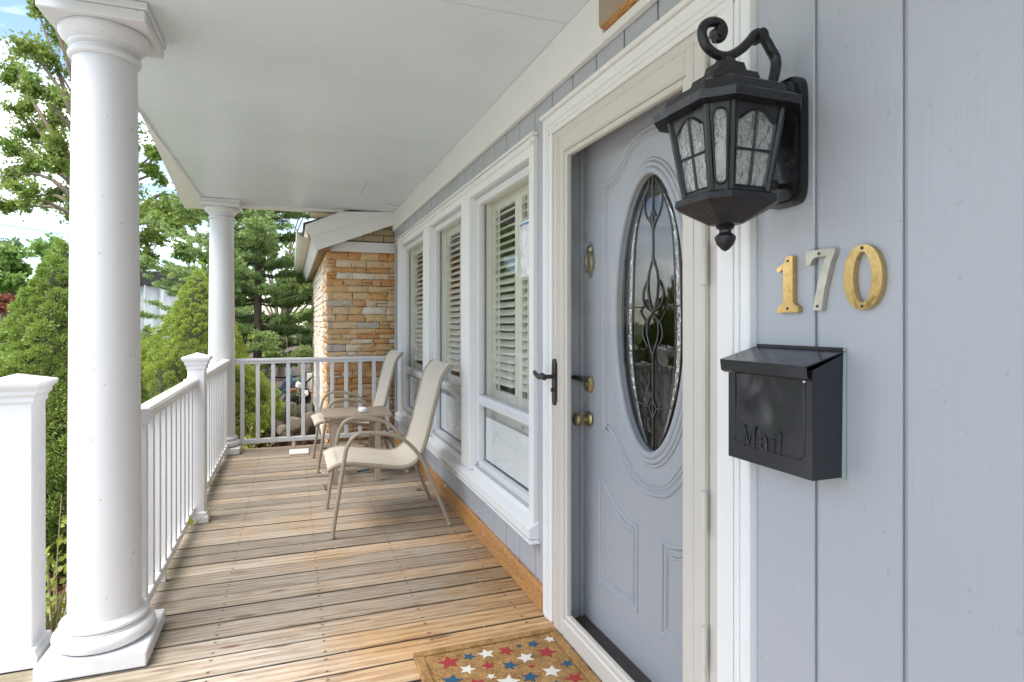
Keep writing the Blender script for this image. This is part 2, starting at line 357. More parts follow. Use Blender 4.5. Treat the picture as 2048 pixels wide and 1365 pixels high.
# ================================================================== SETTING
WX = 1.06; CZ = 2.47; GZ = -0.5
tag(MB().add([(-300, -300, GZ), (300, -300, GZ), (300, 400, GZ), (-300, 400, GZ)], [(0, 1, 2, 3)]).build('ground', 'ground'), None, kind='structure')
tag(MB().prism([(-10.5, -14), (-1.55, -14), (-1.55, 2.3), (-3.4, 3.3), (-3.6, 9), (-10.5, 9)], 'z', GZ+.002, GZ+.05).build('bounce_paving', 'concrete'), None, kind='structure')  # unseen pale paving, added and widened to bounce light under the ceiling
# ------------------------------------------------------------------ deck
deck = thing('porch_deck', 'weathered brown wooden plank deck of the front porch', 'deck', (0.1, 3.0, -0.035))
px0 = -0.90; pw = 0.1415; y = -0.62; variants = []
for k in range(4):
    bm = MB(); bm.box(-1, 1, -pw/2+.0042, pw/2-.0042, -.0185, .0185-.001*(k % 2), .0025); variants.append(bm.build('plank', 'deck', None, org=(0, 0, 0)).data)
for o in [o for o in COL.objects if o.name.startswith('plank')]: bpy.data.objects.remove(o)
k = 0
while y < 6.66:
    x1 = WX-.002; x0 = px0-random.random()*.012
    if y < 2.85: x0 -= .55
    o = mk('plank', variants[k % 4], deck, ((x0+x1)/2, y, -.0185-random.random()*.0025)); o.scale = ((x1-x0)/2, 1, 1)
    o.rotation_euler = (random.uniform(-.008, .008), 0, random.uniform(-.0012, .0012)); y += pw; k += 1
rim = MB().box(px0+.02, px0+.06, 2.86, 6.66, -.23, -.040); rim.box(px0-.5, WX, 6.62, 6.66, -.23, -.040)
rim.box(px0-.53, px0-.49, -.6, 2.84, -.23, -.040); rim.build('rim_joist', 'table_wood', deck)
j = MB()
for xx in (-.45, -.05, .36, .77): j.box(xx, xx+.04, -.6, 6.6, -.22, -.041)
j.build('joist', 'table_wood', deck)
for i, (xx, zz) in enumerate(((-1.72, -.2), (-2.0, -.36))):
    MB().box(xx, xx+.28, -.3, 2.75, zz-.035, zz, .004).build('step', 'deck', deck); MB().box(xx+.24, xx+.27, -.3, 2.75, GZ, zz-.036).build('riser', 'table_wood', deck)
# ================================================================== HOUSE
house = thing('house', 'blue grey vertical board house front with white trimmed windows and porch ceiling', 'house', (WX, 3.0, 0))
W = MB(); xb0, xb1 = WX+.0095, WX+.17
Wy0, Wy1, Wz0, Wz1 = 2.615, 6.14, 0.40, 2.04; Dy0, Dy1, Dz1 = 1.30, 2.345, 2.065
W.box(xb0, xb1, -1.6, Dy0, -.2, 2.6); W.box(xb0, xb1, Dy0, Dy1, Dz1, 2.6); W.box(xb0, xb1, Dy1, Wy0, -.2, 2.6); W.box(xb0, xb1, Dy0, Dy1, -.2, -.045)
W.box(xb0, xb1, Wy0, Wy1, -.2, Wz0); W.box(xb0, xb1, Wy0, Wy1, Wz1, 2.6); W.box(xb0, xb1, Wy1, 6.66, -.2, 2.6)
wall = W.build('wall', 'siding_paint', house)
edges = [.595+.1995*i for i in range(-10, 31)]
cuts = sorted(set(edges+[1.171, 2.446, 2.556, 6.318, 6.55])); cuts = [c for c in cuts if -1.4 < c <= 6.56]
for a, b in zip(cuts[:-1], cuts[1:]):
    if b-a < .02: continue
    m = (a+b)/2; g0 = .0052 if any(abs(a-e) < 1e-6 for e in edges) else .0005; g1 = .0052 if any(abs(b-e) < 1e-6 for e in edges) else .0005
    if 1.171 < m < 2.446: zs = [(2.17, 2.33)]
    elif 2.556 < m < 6.318: zs = [(.0, .30), (2.13, 2.33)]
    else: zs = [(.0, 2.33)]
    for z0, z1 in zs:
        dx = random.uniform(0, .0012)
        MB().box(WX+dx, xb0-.0005, a+g0, b-g1, z0, z1, .0025).build('siding_board', 'siding_paint', wall)
# frieze board under the ceiling, gray stub, baseboard
fr = MB(); fr.box(WX-.028, WX-.0015, -1.4, 1.62, 2.268, CZ-.001, .003); fr.box(WX-.028, WX-.0015, 1.89, 6.60, 2.268, CZ-.001, .003)
fr.box(WX-.028, WX-.0015, 1.62, 1.89, 2.268, 2.300, .002); fr.build('frieze_board', 'trim_paint', house)
MB().prism([(1.64, CZ-.002), (1.885, CZ-.002), (1.885, 2.325), (1.872, 2.306), (1.64, 2.304)], 'x', WX-.045, WX-.002).build('exposed_joist_end', 'table_wood', house)
MB().box(WX-.047, WX-.02, 1.645, 1.868, 2.303, 2.318, .003).build('splintered_edge', 'fresh_wood', house)
MB().prism([(WX-.024, .002), (WX-.0015, .002), (WX-.0015, .105), (WX-.010, .105), (WX-.024, .088)], 'y', 2.449, 6.54).build('baseboard', 'fresh_wood', house)
MB().box(WX-.012, WX-.0015, 6.47, 6.56, .0, 2.267, .002).build('corner_board', 'siding_paint', house)
# ceiling sheets, soffit, roof
ce = MB(); ys = [-1.6, .35, 2.18, 4.62, 6.60]
cob = ce.box(-.80, WX+.1, -1.6, 6.60, CZ+.006, CZ+.02).build('porch_ceiling', 'ceiling_paint', house)
for a, b in zip(ys[:-1], ys[1:]):
    MB().box(-.80, WX, a+.002, b-.002, CZ+random.uniform(-.0005, .0008), CZ+.0055).build('ceiling_panel', 'ceiling_paint', cob)
for pts in (((737, 362), (729, 376), (720, 389)), ((772, 408), (790, 411), (812, 414))):
    MB().tube([Vector(onZ(*q, CZ-.0004)) for q in pts], .0011, 4).build('crack', 'twig', cob)
ef = MB(); ef.prism([(-.80, -1.6), (-.803, 3.95), (-1.035, 6.99), (-.70, 6.99), (-.70, 6.604), (-.80, 6.604)][0:6], 'z', CZ-.012, CZ+.06); ef.build('eave_soffit', 'trim_paint', house)
MB().box(-.70, .52, 6.604, 6.72, CZ-.03, CZ+.05, .004).build('end_fascia', 'trim_paint', house)
rf = MB(); rf.prism([(-.79, CZ+.062), (-.79, CZ+.075), (1.4, CZ+.8), (5, CZ+2.0), (5, CZ+.062)], 'y', -1.6, 6.6); rf.build('roof', 'roof_dark', house)
# room behind the windows
rm = MB(); rm.box(4.3, 4.4, -1.6, 6.7, -.1, 2.5); rm.box(xb1, 4.3, -1.7, -1.6, -.1, 2.5); rm.box(xb1, 4.3, 6.6, 6.7, -.1, 2.5); rm.box(xb1, 4.3, -1.6, 6.6, -.15, -.1); rm.box(xb1, 4.3, -1.6, 6.6, 2.45, 2.5)
rm.build('room_wall', 'room_paint', house)
# ---- window casing
c = MB(); fx0 = WX-.022; xg = WX+.045
c.box(fx0, WX+.05, 2.556, 2.612, .345, 2.137, .003); c.box(fx0, WX+.05, 6.11, 6.318, .345, 2.137, .003)
c.box(fx0, WX+.05, 2.6125, 6.1095, 2.052, 2.135, .003)
c.box(fx0-.008, WX+.045, 3.585, 3.775, .372, 2.051, .004); c.box(fx0-.008, WX+.045, 4.765, 4.985, .372, 2.051, .004)
c.box(fx0-.010, WX, 2.545, 6.33, 2.1375, 2.152, .003); c.box(fx0-.012, WX, 2.5561, 6.3179, 2.095, 2.112, .004)
c.build('window_casing', 'trim_paint', house)
sl_ = MB(); sl_.prism([(WX-.045, .295), (WX-.0015, .285), (WX+.07, .395), (WX+.01, .385), (WX+.0, .36), (WX-.045, .335)], 'y', 2.548, 6.325)
sl_.box(WX-.05, WX-.0015, 2.52, 6.33, .275, .2845, .002); sl_.build('window_sill', 'trim_paint', house)
units = [(2.612, 3.585), (3.775, 4.765), (4.985, 6.11)]
slat = MB().prism([(-.031, .0), (-.018, .0042), (.018, .0042), (.031, .0), (.018, -.0042), (-.018, -.0042)], 'y', -.5, .5).build('slat', 'cream_shutter', None, org=(0, 0, 0)); slatme = slat.data; bpy.data.objects.remove(slat)
for ui, (a, b) in enumerate(units):
    s = MB(); x0, x1 = WX+.018, WX+.058; t = .042
    s.box(x0, x1, a+.001, a+t, .42, 2.045, .004); s.box(x0, x1, b-t, b-.001, .42, 2.045, .004)
    s.box(x0, x1, a+t+.0005, b-t-.0005, 2.0, 2.046, .004); s.box(x0, x1, a+t+.0005, b-t-.0005, .385, .432, .004)
    s.box(x0-.006, x1, a+t+.0005, b-t-.0005, .778, .836, .005); s.box(x0-.012, x1-.004, a+t+.0005, b-t-.0005, .800, .815, .003)
    win = s.build('window', 'vinyl_white', house)
    MB().box(xg-.002, xg+.002, a+t-.004, b-t+.004, .834, 2.002).build('pane', 'window_glass', win)
    MB().box(xg-.002, xg+.002, a+t-.004, b-t+.004, .43, .780).build('pane', 'window_glass', win)
    # plantation shutters: two leaves, louvred above, closed below
    xs = WX+.125; fj = MB(); fj.box(xs-.05, xs+.04, a-.02, a+.028, .42, 2.06); fj.box(xs-.05, xs+.04, b-.028, b+.02, .42, 2.06); fj.box(xs-.05, xs+.04, a+.029, b-.029, 2.015, 2.06); fj.build('shutter_frame', 'cream_shutter', win)
    n = 2; wd = (b-a-.058)/n
    for q in range(n):
        l0 = a+.029+q*wd+.002; l1 = a+.029+(q+1)*wd-.002; st = .052; p = MB()
        p.box(xs-.014, xs+.014, l0, l0+st, .44, 2.013, .003); p.box(xs-.014, xs+.014, l1-st, l1, .44, 2.013, .003)
        p.box(xs-.014, xs+.014, l0+st+.0005, l1-st-.0005, 1.96, 2.013, .003); p.box(xs-.014, xs+.014, l0+st+.0005, l1-st-.0005, .79, .87, .003); p.box(xs-.014, xs+.014, l0+st+.0005, l1-st-.0005, .44, .52, .003)
        p.build('shutter_leaf', 'cream_shutter', win)
        z = 1.93
        while z > .89:
            o = mk('slat', slatme, win, (xs, (l0+l1)/2, z)); o.scale = (1, l1-l0-2*st-.004, 1); o.rotation_euler = (0, R(-36+random.uniform(-4, 4)), 0); z -= .0455
        z = .75
        while z > .53:
            o = mk('slat', slatme, win, (xs, (l0+l1)/2, z)); o.scale = (1, l1-l0-2*st-.004, 1); o.rotation_euler = (0, R(-66+random.uniform(-3, 3)), 0); z -= .0455
        MB().tube([(xs-.036, (l0+l1)/2+.03, .88), (xs-.036, (l0+l1)/2+.03, 1.95)], .004, 6).build('tilt_rod', 'cream_shutter', win)
    sh = MB(); sh.box(xs-.062, xs-.056, a+.05, b-.05, .44, .70+.02*ui); sh.build('white_panel', 'tissue', win)  # plain white panel low behind the glass, in front of the shutter
# ---- door surround
c = MB()
c.box(WX-.022, WX+.03, 2.352, 2.446, -.002, 2.083, .004); c.box(WX-.022, WX+.03, 1.171, 1.290, -.002, 2.083, .004)
c.box(WX-.022, WX+.03, 1.171, 2.446, 2.0835, 2.165, .004)
for dy in (0.030, .052): c.box(WX-.028, WX-.021, 1.171+dy, 1.171+dy+.014, 0, 2.165-dy, .003); c.box(WX-.028, WX-.021, 2.446-dy-.014, 2.446-dy, 0, 2.165-dy, .003); c.box(WX-.0285, WX-.021, 1.171+dy+.0145, 2.446-dy-.0145, 2.165-dy-.014, 2.165-dy, .003)
c.box(WX-.036, WX-.001, 1.160, 2.456, 2.1655, 2.182, .004)
c.build('door_casing', 'trim_paint', house)
jb = MB(); jb.box(WX+.031, xb1, 2.300, 2.344, .0, 2.06, .002); jb.box(WX+.031, xb1, 1.301, 1.382, .0, 2.06, .002); jb.box(WX+.031, xb1, 1.3825, 2.2995, 2.03, 2.062, .002)
jb.box(WX+.085, WX+.0995, 2.286, 2.2995, .04, 2.029, .001); jb.build('door_jamb', 'door_paint', house)
MB().prism([(WX+.012, .0), (WX+.16, .0), (WX+.16, .045), (WX+.10, .045), (WX+.07, .030), (WX+.012, .026)], 'y', 1.3825, 2.2995).build('threshold', 'dark_sill', house)
# ---- storm door
s = MB(); sx0, sx1 = WX-.030, WX+.008
s.box(WX-.012, WX+.02, 2.315, 2.351, -.002, 2.082, .003); s.box(WX-.012, WX+.02, 1.291, 1.330, -.002, 2.082, .003); s.box(WX-.012, WX+.02, 1.3305, 2.3145, 2.045, 2.083, .003)
s.box(sx0, sx1, 2.222, 2.312, .006, 2.042, .006); s.box(sx0, sx1, 1.333, 1.415, .006, 2.042, .006)
s.box(sx0, sx1, 1.4155, 2.2215, 1.972, 2.042, .006); s.box(sx0, sx1, 1.4155, 2.2215, .006, .080, .006)
s.box(sx0+.008, sx1-.006, 2.200, 2.2215, .0805, 1.9715, .004); s.box(sx0+.008, sx1-.006, 1.4155, 1.437, .0805, 1.9715, .004); s.box(sx0+.008, sx1-.006, 1.4375, 2.1995, 1.950, 1.9715, .004); s.box(sx0+.008, sx1-.006, 1.4375, 2.1995, .0805, .100, .004)
for yy in (2.250, 2.268, 1.372): s.box(sx0-.003, sx0+.002, yy, yy+.007, .008, 2.041, .001)
storm = s.build('storm_door', 'almond_metal', house)
MB().box(WX-.012, WX+.011, 1.3305, 2.3145, .0005, .0055).build('storm_sill', 'almond_metal', house)
MB().box(WX-.013, WX-.010, 1.436, 2.2005, .099, 1.951).build('pane', 'storm_glass', storm)
for zz in (.36, .72, 1.38, 1.86): MB().tube([(sx0+.002, 1.3315, zz), (sx0+.002, 1.3315, zz+.11)], .009, 10).build('hinge', 'almond_metal', storm, smooth=True)
h = MB(); pl = [( .019*math.cos(a), .078+.019*math.sin(a)) for a in np.linspace(0, math.pi, 8)]+[(.019*math.cos(a), -.078+.019*math.sin(a)) for a in np.linspace(math.pi, 2*math.pi, 8)]
h.prism([(2.285+p[0]*.9, 1.032+p[1]) for p in pl], 'x', sx0-.011, sx0-.001); hp = h.build('handle_plate', 'bronze_dark', storm)
h = MB(); h.tube([(sx0-.008, 2.285, 1.055), (sx0-.055, 2.285, 1.055)], .009, 10)
h.tube(smoothpath([(sx0-.052, 2.278, 1.052), (sx0-.058, 2.300, 1.060), (sx0-.055, 2.33, 1.050), (sx0-.057, 2.365, 1.060), (sx0-.05, 2.395, 1.066)], 5), [.013-.0002*i for i in range(21)], 10); h.build('lever', 'bronze_dark', storm, smooth=True)
h = MB(); h.lathe([(.0, 0), (.0085, .001), (.0085, .012), (.0, .0125)], (sx0-.022, 2.285, 1.0), 12, 'x'); h.build('lock_cylinder', 'bronze_dark', storm, smooth=True)
h = MB(); h.tube([(sx1+.002, 2.268, 1.05), (sx1+.045, 2.268, 1.05)], .008, 8); h.tube(smoothpath([(sx1+.04, 2.268, 1.05), (sx1+.05, 2.23, 1.046), (sx1+.045, 2.19, 1.052)], 4), .011, 8); h.build('inner_lever', 'bronze_dark', storm, smooth=True)
# ---- front door with oval light
DX = WX+.10; yc, zc = 1.79, 1.313; ha, hb = .213, .478
def oval(n, a, b): return [(yc+a*math.cos(2*math.pi*i/n), zc+b*math.sin(2*math.pi*i/n)) for i in range(n)]
N = 72; bm = MB(); outer = []
ry0, ry1, rz0, rz1 = 1.386, 2.297, .048, 2.028
for i in range(N):
    t = 2*math.pi*i/N; dx_, dz_ = math.cos(t), math.sin(t); k = min(((ry1-yc) if dx_ > 0 else (ry0-yc))/dx_ if abs(dx_) > 1e-6 else 1e9, ((rz1-zc) if dz_ > 0 else (rz0-zc))/dz_ if abs(dz_) > 1e-6 else 1e9); outer.append((yc+dx_*k, zc+dz_*k))
for cy, cz_ in ((ry0, rz0), (ry0, rz1), (ry1, rz0), (ry1, rz1)):
    i = min(range(N), key=lambda i: (outer[i][0]-cy)**2+(outer[i][1]-cz_)**2); outer[i] = (cy, cz_)
inn = oval(N, ha, hb); vs = [(DX, *p) for p in inn]+[(DX, *p) for p in outer]+[(DX+.044, *p) for p in inn]+[(DX+.044, *p) for p in outer]; fs = []
for i in range(N):
    j_ = (i+1) % N; fs += [(i, j_, N+j_, N+i), (2*N+i, 3*N+i, 3*N+j_, 2*N+j_), (i, 2*N+i, 2*N+j_, j_), (N+i, N+j_, 3*N+j_, 3*N+i)]
door = bm.add(vs, fs).build('front_door', 'door_paint', house)
def mould(name, pts, r, closed=False, dep=.8, mat='door_paint', par=None):
    return MB().tube([(DX-.001, *p) for p in pts], r, 10, closed, flat=(DX-.001, dep)).build(name, mat, par or door, smooth=True)
o1 = MB()
for a, r, d in ((.013, .014, 1.0), (.034, .010, .9), (.050, .006, .8)): o1.tube([(DX-.002, *p) for p in oval(N, ha+a, hb+a)], r, 10, True, flat=(DX-.002, d))
o1.build('oval_moulding', 'door_paint', door, smooth=True)
def sy(pts): return [(yc+p[0], p[1]) for p in pts]
def path2(pts, n=6): return [(q.x, q.y) for q in smoothpath([(p[0], p[1], 0) for p in pts], n)]
up = [(.325, .86), (.325, 1.30), (.325, 1.832)]; arch = path2([(.325, 1.834), (.27, 1.842), (.205, 1.868), (.150, 1.915), (.085, 1.945), (0, 1.955)], 6)
low = path2([(.325, .853), (.275, .845), (.225, .812), (.165, .755), (.10, .708), (0, .688)], 6)
for off, r in ((0, .0075), (.020, .005), (.033, .0035)):
    L1 = [(p[0]-off, p[1]) for p in up[:2]]+[(.325-off, 1.832-off)]+[(p[0]-off*(p[0]/.325), p[1]-off) for p in arch]
    top = L1+[(-p[0], p[1]) for p in L1[::-1]]
    lo = [(p[0]-off*(p[0]/.325), p[1]+off) for p in low]; lo = lo+[(-p[0], p[1]) for p in lo[::-1][1:]]
    ring = top+lo[::-1][1:-1]; mould('panel_moulding', sy(ring), r, True)
for sg in (1, -1):
    topc = path2([(.352, .650), (.318, .642), (.25, .600), (.18, .563), (.115, .548), (.078, .552)], 5)
    for off, r in ((0, .008), (.022, .0055), (.032, .0035)):
        sc_ = lambda p: (.215+(p[0]-.215)*(1-off/.137), p[1]-off)
        pts = [sc_(p) for p in topc]+[(.078+off, .247+off), (.352-off, .247+off)]; mould('lower_moulding', sy([(sg*p[0], p[1]) for p in pts]), r, True)
MB().prism(oval(48, ha+.004, hb+.004), 'x', DX+.016, DX+.022).build('oval_pane', 'door_glass', door)
cm = MB(); xc = DX+.013
def came(pts, r=.0026): cm.tube([(xc, yc+p[0], zc+p[1]) for p in pts], r, 6)
came([(0, .475), (0, .19)]); came([(0, -.14), (0, -.475)])
def inside(y_): return hb*math.sqrt(max(0, 1-(y_/ha)**2))
for sg in (1, -1):
    for q in (.128, .158): came(path2([(sg*q*.25, -.455), (sg*q*.62, -.36), (sg*q, -.17), (sg*q, .10), (sg*q*.80, .31), (sg*.02, .46)], 8))
    came(path2([(sg*.19, -.19), (sg*.195, 0), (sg*.185, .20)], 6))
    came([(sg*.062, .02), (sg*.205, .02)])
    came(path2([(0, .19), (sg*.024, .14), (sg*.030, .10), (sg*.024, .05), (0, .0)], 5), .0035)
    came(path2([(sg*.030, .115), (sg*.056, .085), (sg*.062, .05), (sg*.04, .02), (0, .002)], 5), .0035)
    came([(0, .0), (sg*.040, .045), (sg*.078, .005), (sg*.042, -.035), (0, .0)], .0035)
    came(path2([(0, .0), (sg*.03, -.03), (sg*.034, -.07), (sg*.02, -.11), (0, -.145)], 5), .0035)
    came(path2([(0, .0), (sg*.05, -.04), (sg*.058, -.08), (sg*.034, -.115)], 5), .003)
    came(path2([(0, .30), (sg*.04, .34), (sg*.055, .385), (sg*.045, .43)], 5)); came([(0, .36), (sg*.022, .325), (0, .285)])
    came([(0, -.30), (sg*.022, -.33), (0, -.365)]); came([(sg*.022, -.33), (sg*.12, -.315)])
cm.build('lead_came', 'lead', door, smooth=True)
# rippled bands between the cames
for sg in (1, -1):
    a_ = path2([(sg*.132*.25, -.455), (sg*.132*.62, -.36), (sg*.132, -.17), (sg*.132, .10), (sg*.132*.80, .31), (sg*.02, .45)], 8); b_ = path2([(sg*.154*.25, -.455), (sg*.154*.62, -.36), (sg*.154, -.17), (sg*.154, .10), (sg*.154*.80, .31), (sg*.022, .452)], 8)
    n = len(a_); MB().add([(xc+.0015, yc+p[0], zc+p[1]) for p in a_]+[(xc+.0015, yc+p[0], zc+p[1]) for p in b_], [(i, i+1, n+i+1, n+i) for i in range(n-1)]).build('textured_glass_band', 'wavy_glass', door)
ky = 2.226
kn = MB(); kn.lathe([(.0, 0), (.012, -.001), (.030, -.004), (.033, -.010), (.030, -.014), (.014, -.020), (.012, -.036), (.020, -.042), (.0275, -.052), (.028, -.066), (.020, -.073), (.0, -.074)], (DX-.001, ky, .882), 24, 'x'); kn.build('knob', 'brass_dark', door, smooth=True)
kn = MB(); kn.lathe([(.036, 0), (.036, -.006), (.026, -.018), (.0, -.019)], (DX-.001, ky, 1.024), 6, 'x'); kn.lathe([(.014, -.018), (.014, -.026), (.0, -.027)], (DX-.001, ky, 1.024), 16, 'x'); kn.build('deadbolt', 'brass_dark', door)
kk = MB(); kyy = 2.212; kk.lathe([(.0, 0), (.016, -.001), (.018, -.012), (.009, -.02), (.0, -.021)], (DX-.001, kyy, 1.578), 16, 'x')
kk.tube([(DX-.008, kyy, 1.588), (DX-.008, kyy, 1.608)], [.008, .003], 8)
kk.tube([(DX-.016, kyy+.024*math.sin(t), 1.522-.042*math.cos(t)+.004) for t in np.linspace(0, 2*math.pi, 21)[:-1]], .0065, 8, True); kk.lathe([(.0, 0), (.007, -.001), (.007, -.012), (.0, -.013)], (DX-.001, kyy, 1.468), 10, 'x'); kk.build('knocker', 'brass_dark', door, smooth=True)
# ---- stone wing beyond the end railing
SY = 6.76; SX = .365
MB().box(SX+.02, 1.6, SY+.02, 12.5, -.5, 2.06).build('stone_backing', 'mortar', house)
stones = thing('stone_wall', None, None, (SX, SY, 0)); stones.parent = house; stones.location = Vector((SX, SY, 0))-wloc(house)
svar = []
for q in range(6):
    r_ = random.Random(q); nx, nz = 4, 3; vs = []; fs = []
    for b_ in range(nz+1):
        for a_ in range(nx+1):
            ed = a_ in (0, nx) or b_ in (0, nz); vs.append(((a_/nx-.5)*(1-.0)+(r_.uniform(-.03, .03)), r_.uniform(-.10, .10)*.3 if not ed else .22+r_.uniform(-.1, .1), (b_/nz-.5)+r_.uniform(-.05, .05)*(1 if ed else .5)))
    idx = lambda a_, b_: b_*(nx+1)+a_
    for b_ in range(nz):
        for a_ in range(nx): fs.append((idx(a_, b_), idx(a_+1, b_), idx(a_+1, b_+1), idx(a_, b_+1)))
    bd = [idx(a_, 0) for a_ in range(nx+1)]+[idx(nx, b_) for b_ in range(1, nz+1)]+[idx(a_, nz) for a_ in range(nx-1, -1, -1)]+[idx(0, b_) for b_ in range(nz-1, 0, -1)]
    m = len(vs); vs += [(vs[i][0], 1.0, vs[i][2]) for i in bd]; L_ = len(bd)
    for i in range(L_): fs.append((bd[i], m+i, m+(i+1) % L_, bd[(i+1) % L_]))
    me = bpy.data.meshes.new('stone'); me.from_pydata(vs, [], fs); me.materials.append(M['stone']); bm = bmesh.new(); bm.from_mesh(me); bmesh.ops.recalc_face_normals(bm, faces=bm.faces[:]); bm.to_mesh(me); bm.free(); svar.append(me)
def stone(x0, x1, z0, z1, side, y0=0):
    g_ = .0055; me = random.choice(svar); d = random.uniform(.022, .040); fl = random.choice((1, -1))
    if side == 'f': o = mk('stone', me, stones, ((x0+x1)/2, SY+.018-d, (z0+z1)/2)); o.scale = (fl*(x1-x0-g_), d+.02, z1-z0-g_)
    else: o = mk('stone', me, stones, (SX+.018-d, (x0+x1)/2, (z0+z1)/2)); o.rotation_euler = (0, 0, -math.pi/2); o.scale = (fl*(x1-x0-g_), d+.02, z1-z0-g_)
rs = random.Random(3); far = MB(); z = -.12; row = 0
while z < 2.05:
    hgt = rs.choice((.055, .06, .072, .08, .085)); z1 = min(z+hgt, 2.06); qf = row % 2
    x = SX-.012 if qf else SX+.035
    while x < 1.10:
        wd = rs.uniform(.09, .27); x1 = min(x+wd, 1.12)
        if 1.12-x1 < .05: x1 = 1.12
        if hgt > .07 and rs.random() < .35 and x1-x < .2:
            zm = z+hgt*rs.uniform(.4, .6); stone(x, x1, z, zm, 'f'); stone(x, x1, zm, z1, 'f')
        else: stone(x, x1, z, z1, 'f')
        x = x1
    y = SY+.035 if qf else SY-.012
    while y < 12.2:
        wd = rs.uniform(.10, .26)*(1 if y < 7.7 else 2); y1 = y+wd
        if y < 7.6: stone(y, y1, z, z1, 's')
        else: far.box(SX-rs.uniform(.004, .02), SX+.03, y+.004, y1-.004, z+.004, z1-.004, .004)
        y = y1
    z = z1; row += 1
fo = far.build('far_stone_course', 'stone', stones); fo['kind'] = 'stuff'
MB().box(SX-.1, 1.6, SY+.0, SY+.12, 2.062, 2.75).build('gable_wall', 'mortar', house)
gb = MB(); zz = 2.165; r_ = 0
while zz < 2.6:
    x = .30-(.11 if r_ % 2 else 0)
    while x < 1.2: gb.box(x+.004, x+.216, SY-.008, SY+.03, zz+.004, zz+.070, .003); x += .22
    zz += .075; r_ += 1
gbo = gb.build('gable_brick', 'gable_brick', house); gbo['kind'] = 'stuff'
MB().box(SX+.0, WX+.1, SY-.03, SY-.0085, 2.045, 2.155, .003).build('stone_frieze_board', 'trim_paint', house)
# rake boards
ryk = 6.56
def rk(px, py, y_): p = onY(px, py, y_); return (p[0], p[2])
MB().prism([rk(634, 501, ryk), rk(790, 449, ryk), rk(790, 424, ryk), rk(680, 424, ryk), rk(610, 450, ryk)], 'y', ryk+.001, ryk+.03).build('rake_board', 'trim_paint', house)
MB().prism([rk(624, 474, ryk), rk(751, 436, ryk), rk(790, 425, ryk), rk(690, 424, ryk), rk(611, 450, ryk)], 'y', ryk-.014, ryk).build('rake_trim', 'trim_paint', house)
e0 = rk(611, 450, ryk); e1 = rk(634, 501, ryk); ex, ez0, ez1 = e0[0]+.03, e1[1], e0[1]
ea = MB(); ea.prism([(e0[0], e0[1]), (e1[0], e1[1]), (e1[0]+.012, e1[1]-.004), (e0[0]+.014, e0[1]+.006)], 'y', ryk+.031, 12.3); ea.build('eave_fascia', 'trim_paint', house)
MB().prism([(e1[0]+.012, e1[1]), (SX+.02, e1[1]+.02), (SX+.02, e1[1]+.04), (e1[0]+.012, e1[1]+.02)], 'y', ryk+.04, 12.3).build('eave_underside', 'eave_wood', house)
gx = e0[0]-.005; gz = e0[1]-.02
MB().prism([(gx+.02, gz), (gx+.045, gz-.10), (gx-.03, gz-.10), (gx-.075, gz-.055), (gx-.085, gz-.01), (gx-.075, gz-.006), (gx-.066, gz-.05), (gx-.026, gz-.09), (gx+.036, gz-.09), (gx+.012, gz)], 'y', ryk+.12, 12.3).build('gutter', 'gutter_metal', house)
MB().prism([(e0[0]-.02, e0[1]+.004), (e0[0]-.02, e0[1]+.03), (1.2, e0[1]+.40), (1.2, e0[1]+.374)], 'y', ryk+.06, 12.3).build('wing_roof', 'roof_dark', house)
# ================================================================== COLUMNS
def column(x, y, label, rot=0):
    t = thing('porch_column', label, 'column', (x, y, 0), 'white round porch columns')
    MB().box(x-.175, x+.175, y-.178, y+.178, .001, .062, .005).build('plinth', 'white_paint', t)
    pr = [(.150, .0625)]+[(.140+.030*math.cos(a), .0925+.030*math.sin(a)) for a in np.linspace(-math.pi/2, math.pi/2, 9)]+[(.146, .1235), (.146, .130)]+[(.136+.012*math.cos(a), .141+.011*math.sin(a)) for a in np.linspace(-1.4, 1.4, 6)]+[(.132, .153), (.126, .162)]
    MB().lathe(pr, (x, y, 0), 64).build('base_moulding', 'white_paint', t, smooth=50)
    sh = [(.121-.015*((z/2.2)**1.7), .1625+z*.9645) for z in np.linspace(0, 2.2, 16)]
    MB().lathe(sh, (x, y, 0), 64).build('shaft', 'white_paint', t, smooth=50)
    ca = [(.107, 2.2850)]+[(.112+.009*math.cos(a), 2.300+.012*math.sin(a)) for a in np.linspace(-1.4, 1.4, 7)]+[(.107, 2.315), (.107, 2.325), (.120, 2.332), (.121, 2.343), (.128, 2.346), (.143, 2.362), (.150, 2.380), (.1505, 2.392), (.146, 2.398)]
    MB().lathe(ca, (x, y, 0), 64).build('capital', 'white_paint', t, smooth=50)
    MB().box(x-.170, x+.170, y-.172, y+.172, 2.3985, 2.440, .004).box(x-.178, x+.178, y-.180, y+.180, 2.4405, CZ-.002, .003).build('abacus', 'white_paint', t)
    return t
column(-.68, 2.745, 'tall round white column nearest the viewer, beside the cut-off newel post')
column(-.645, 6.55, 'slimmer looking round white column at the far corner of the porch')
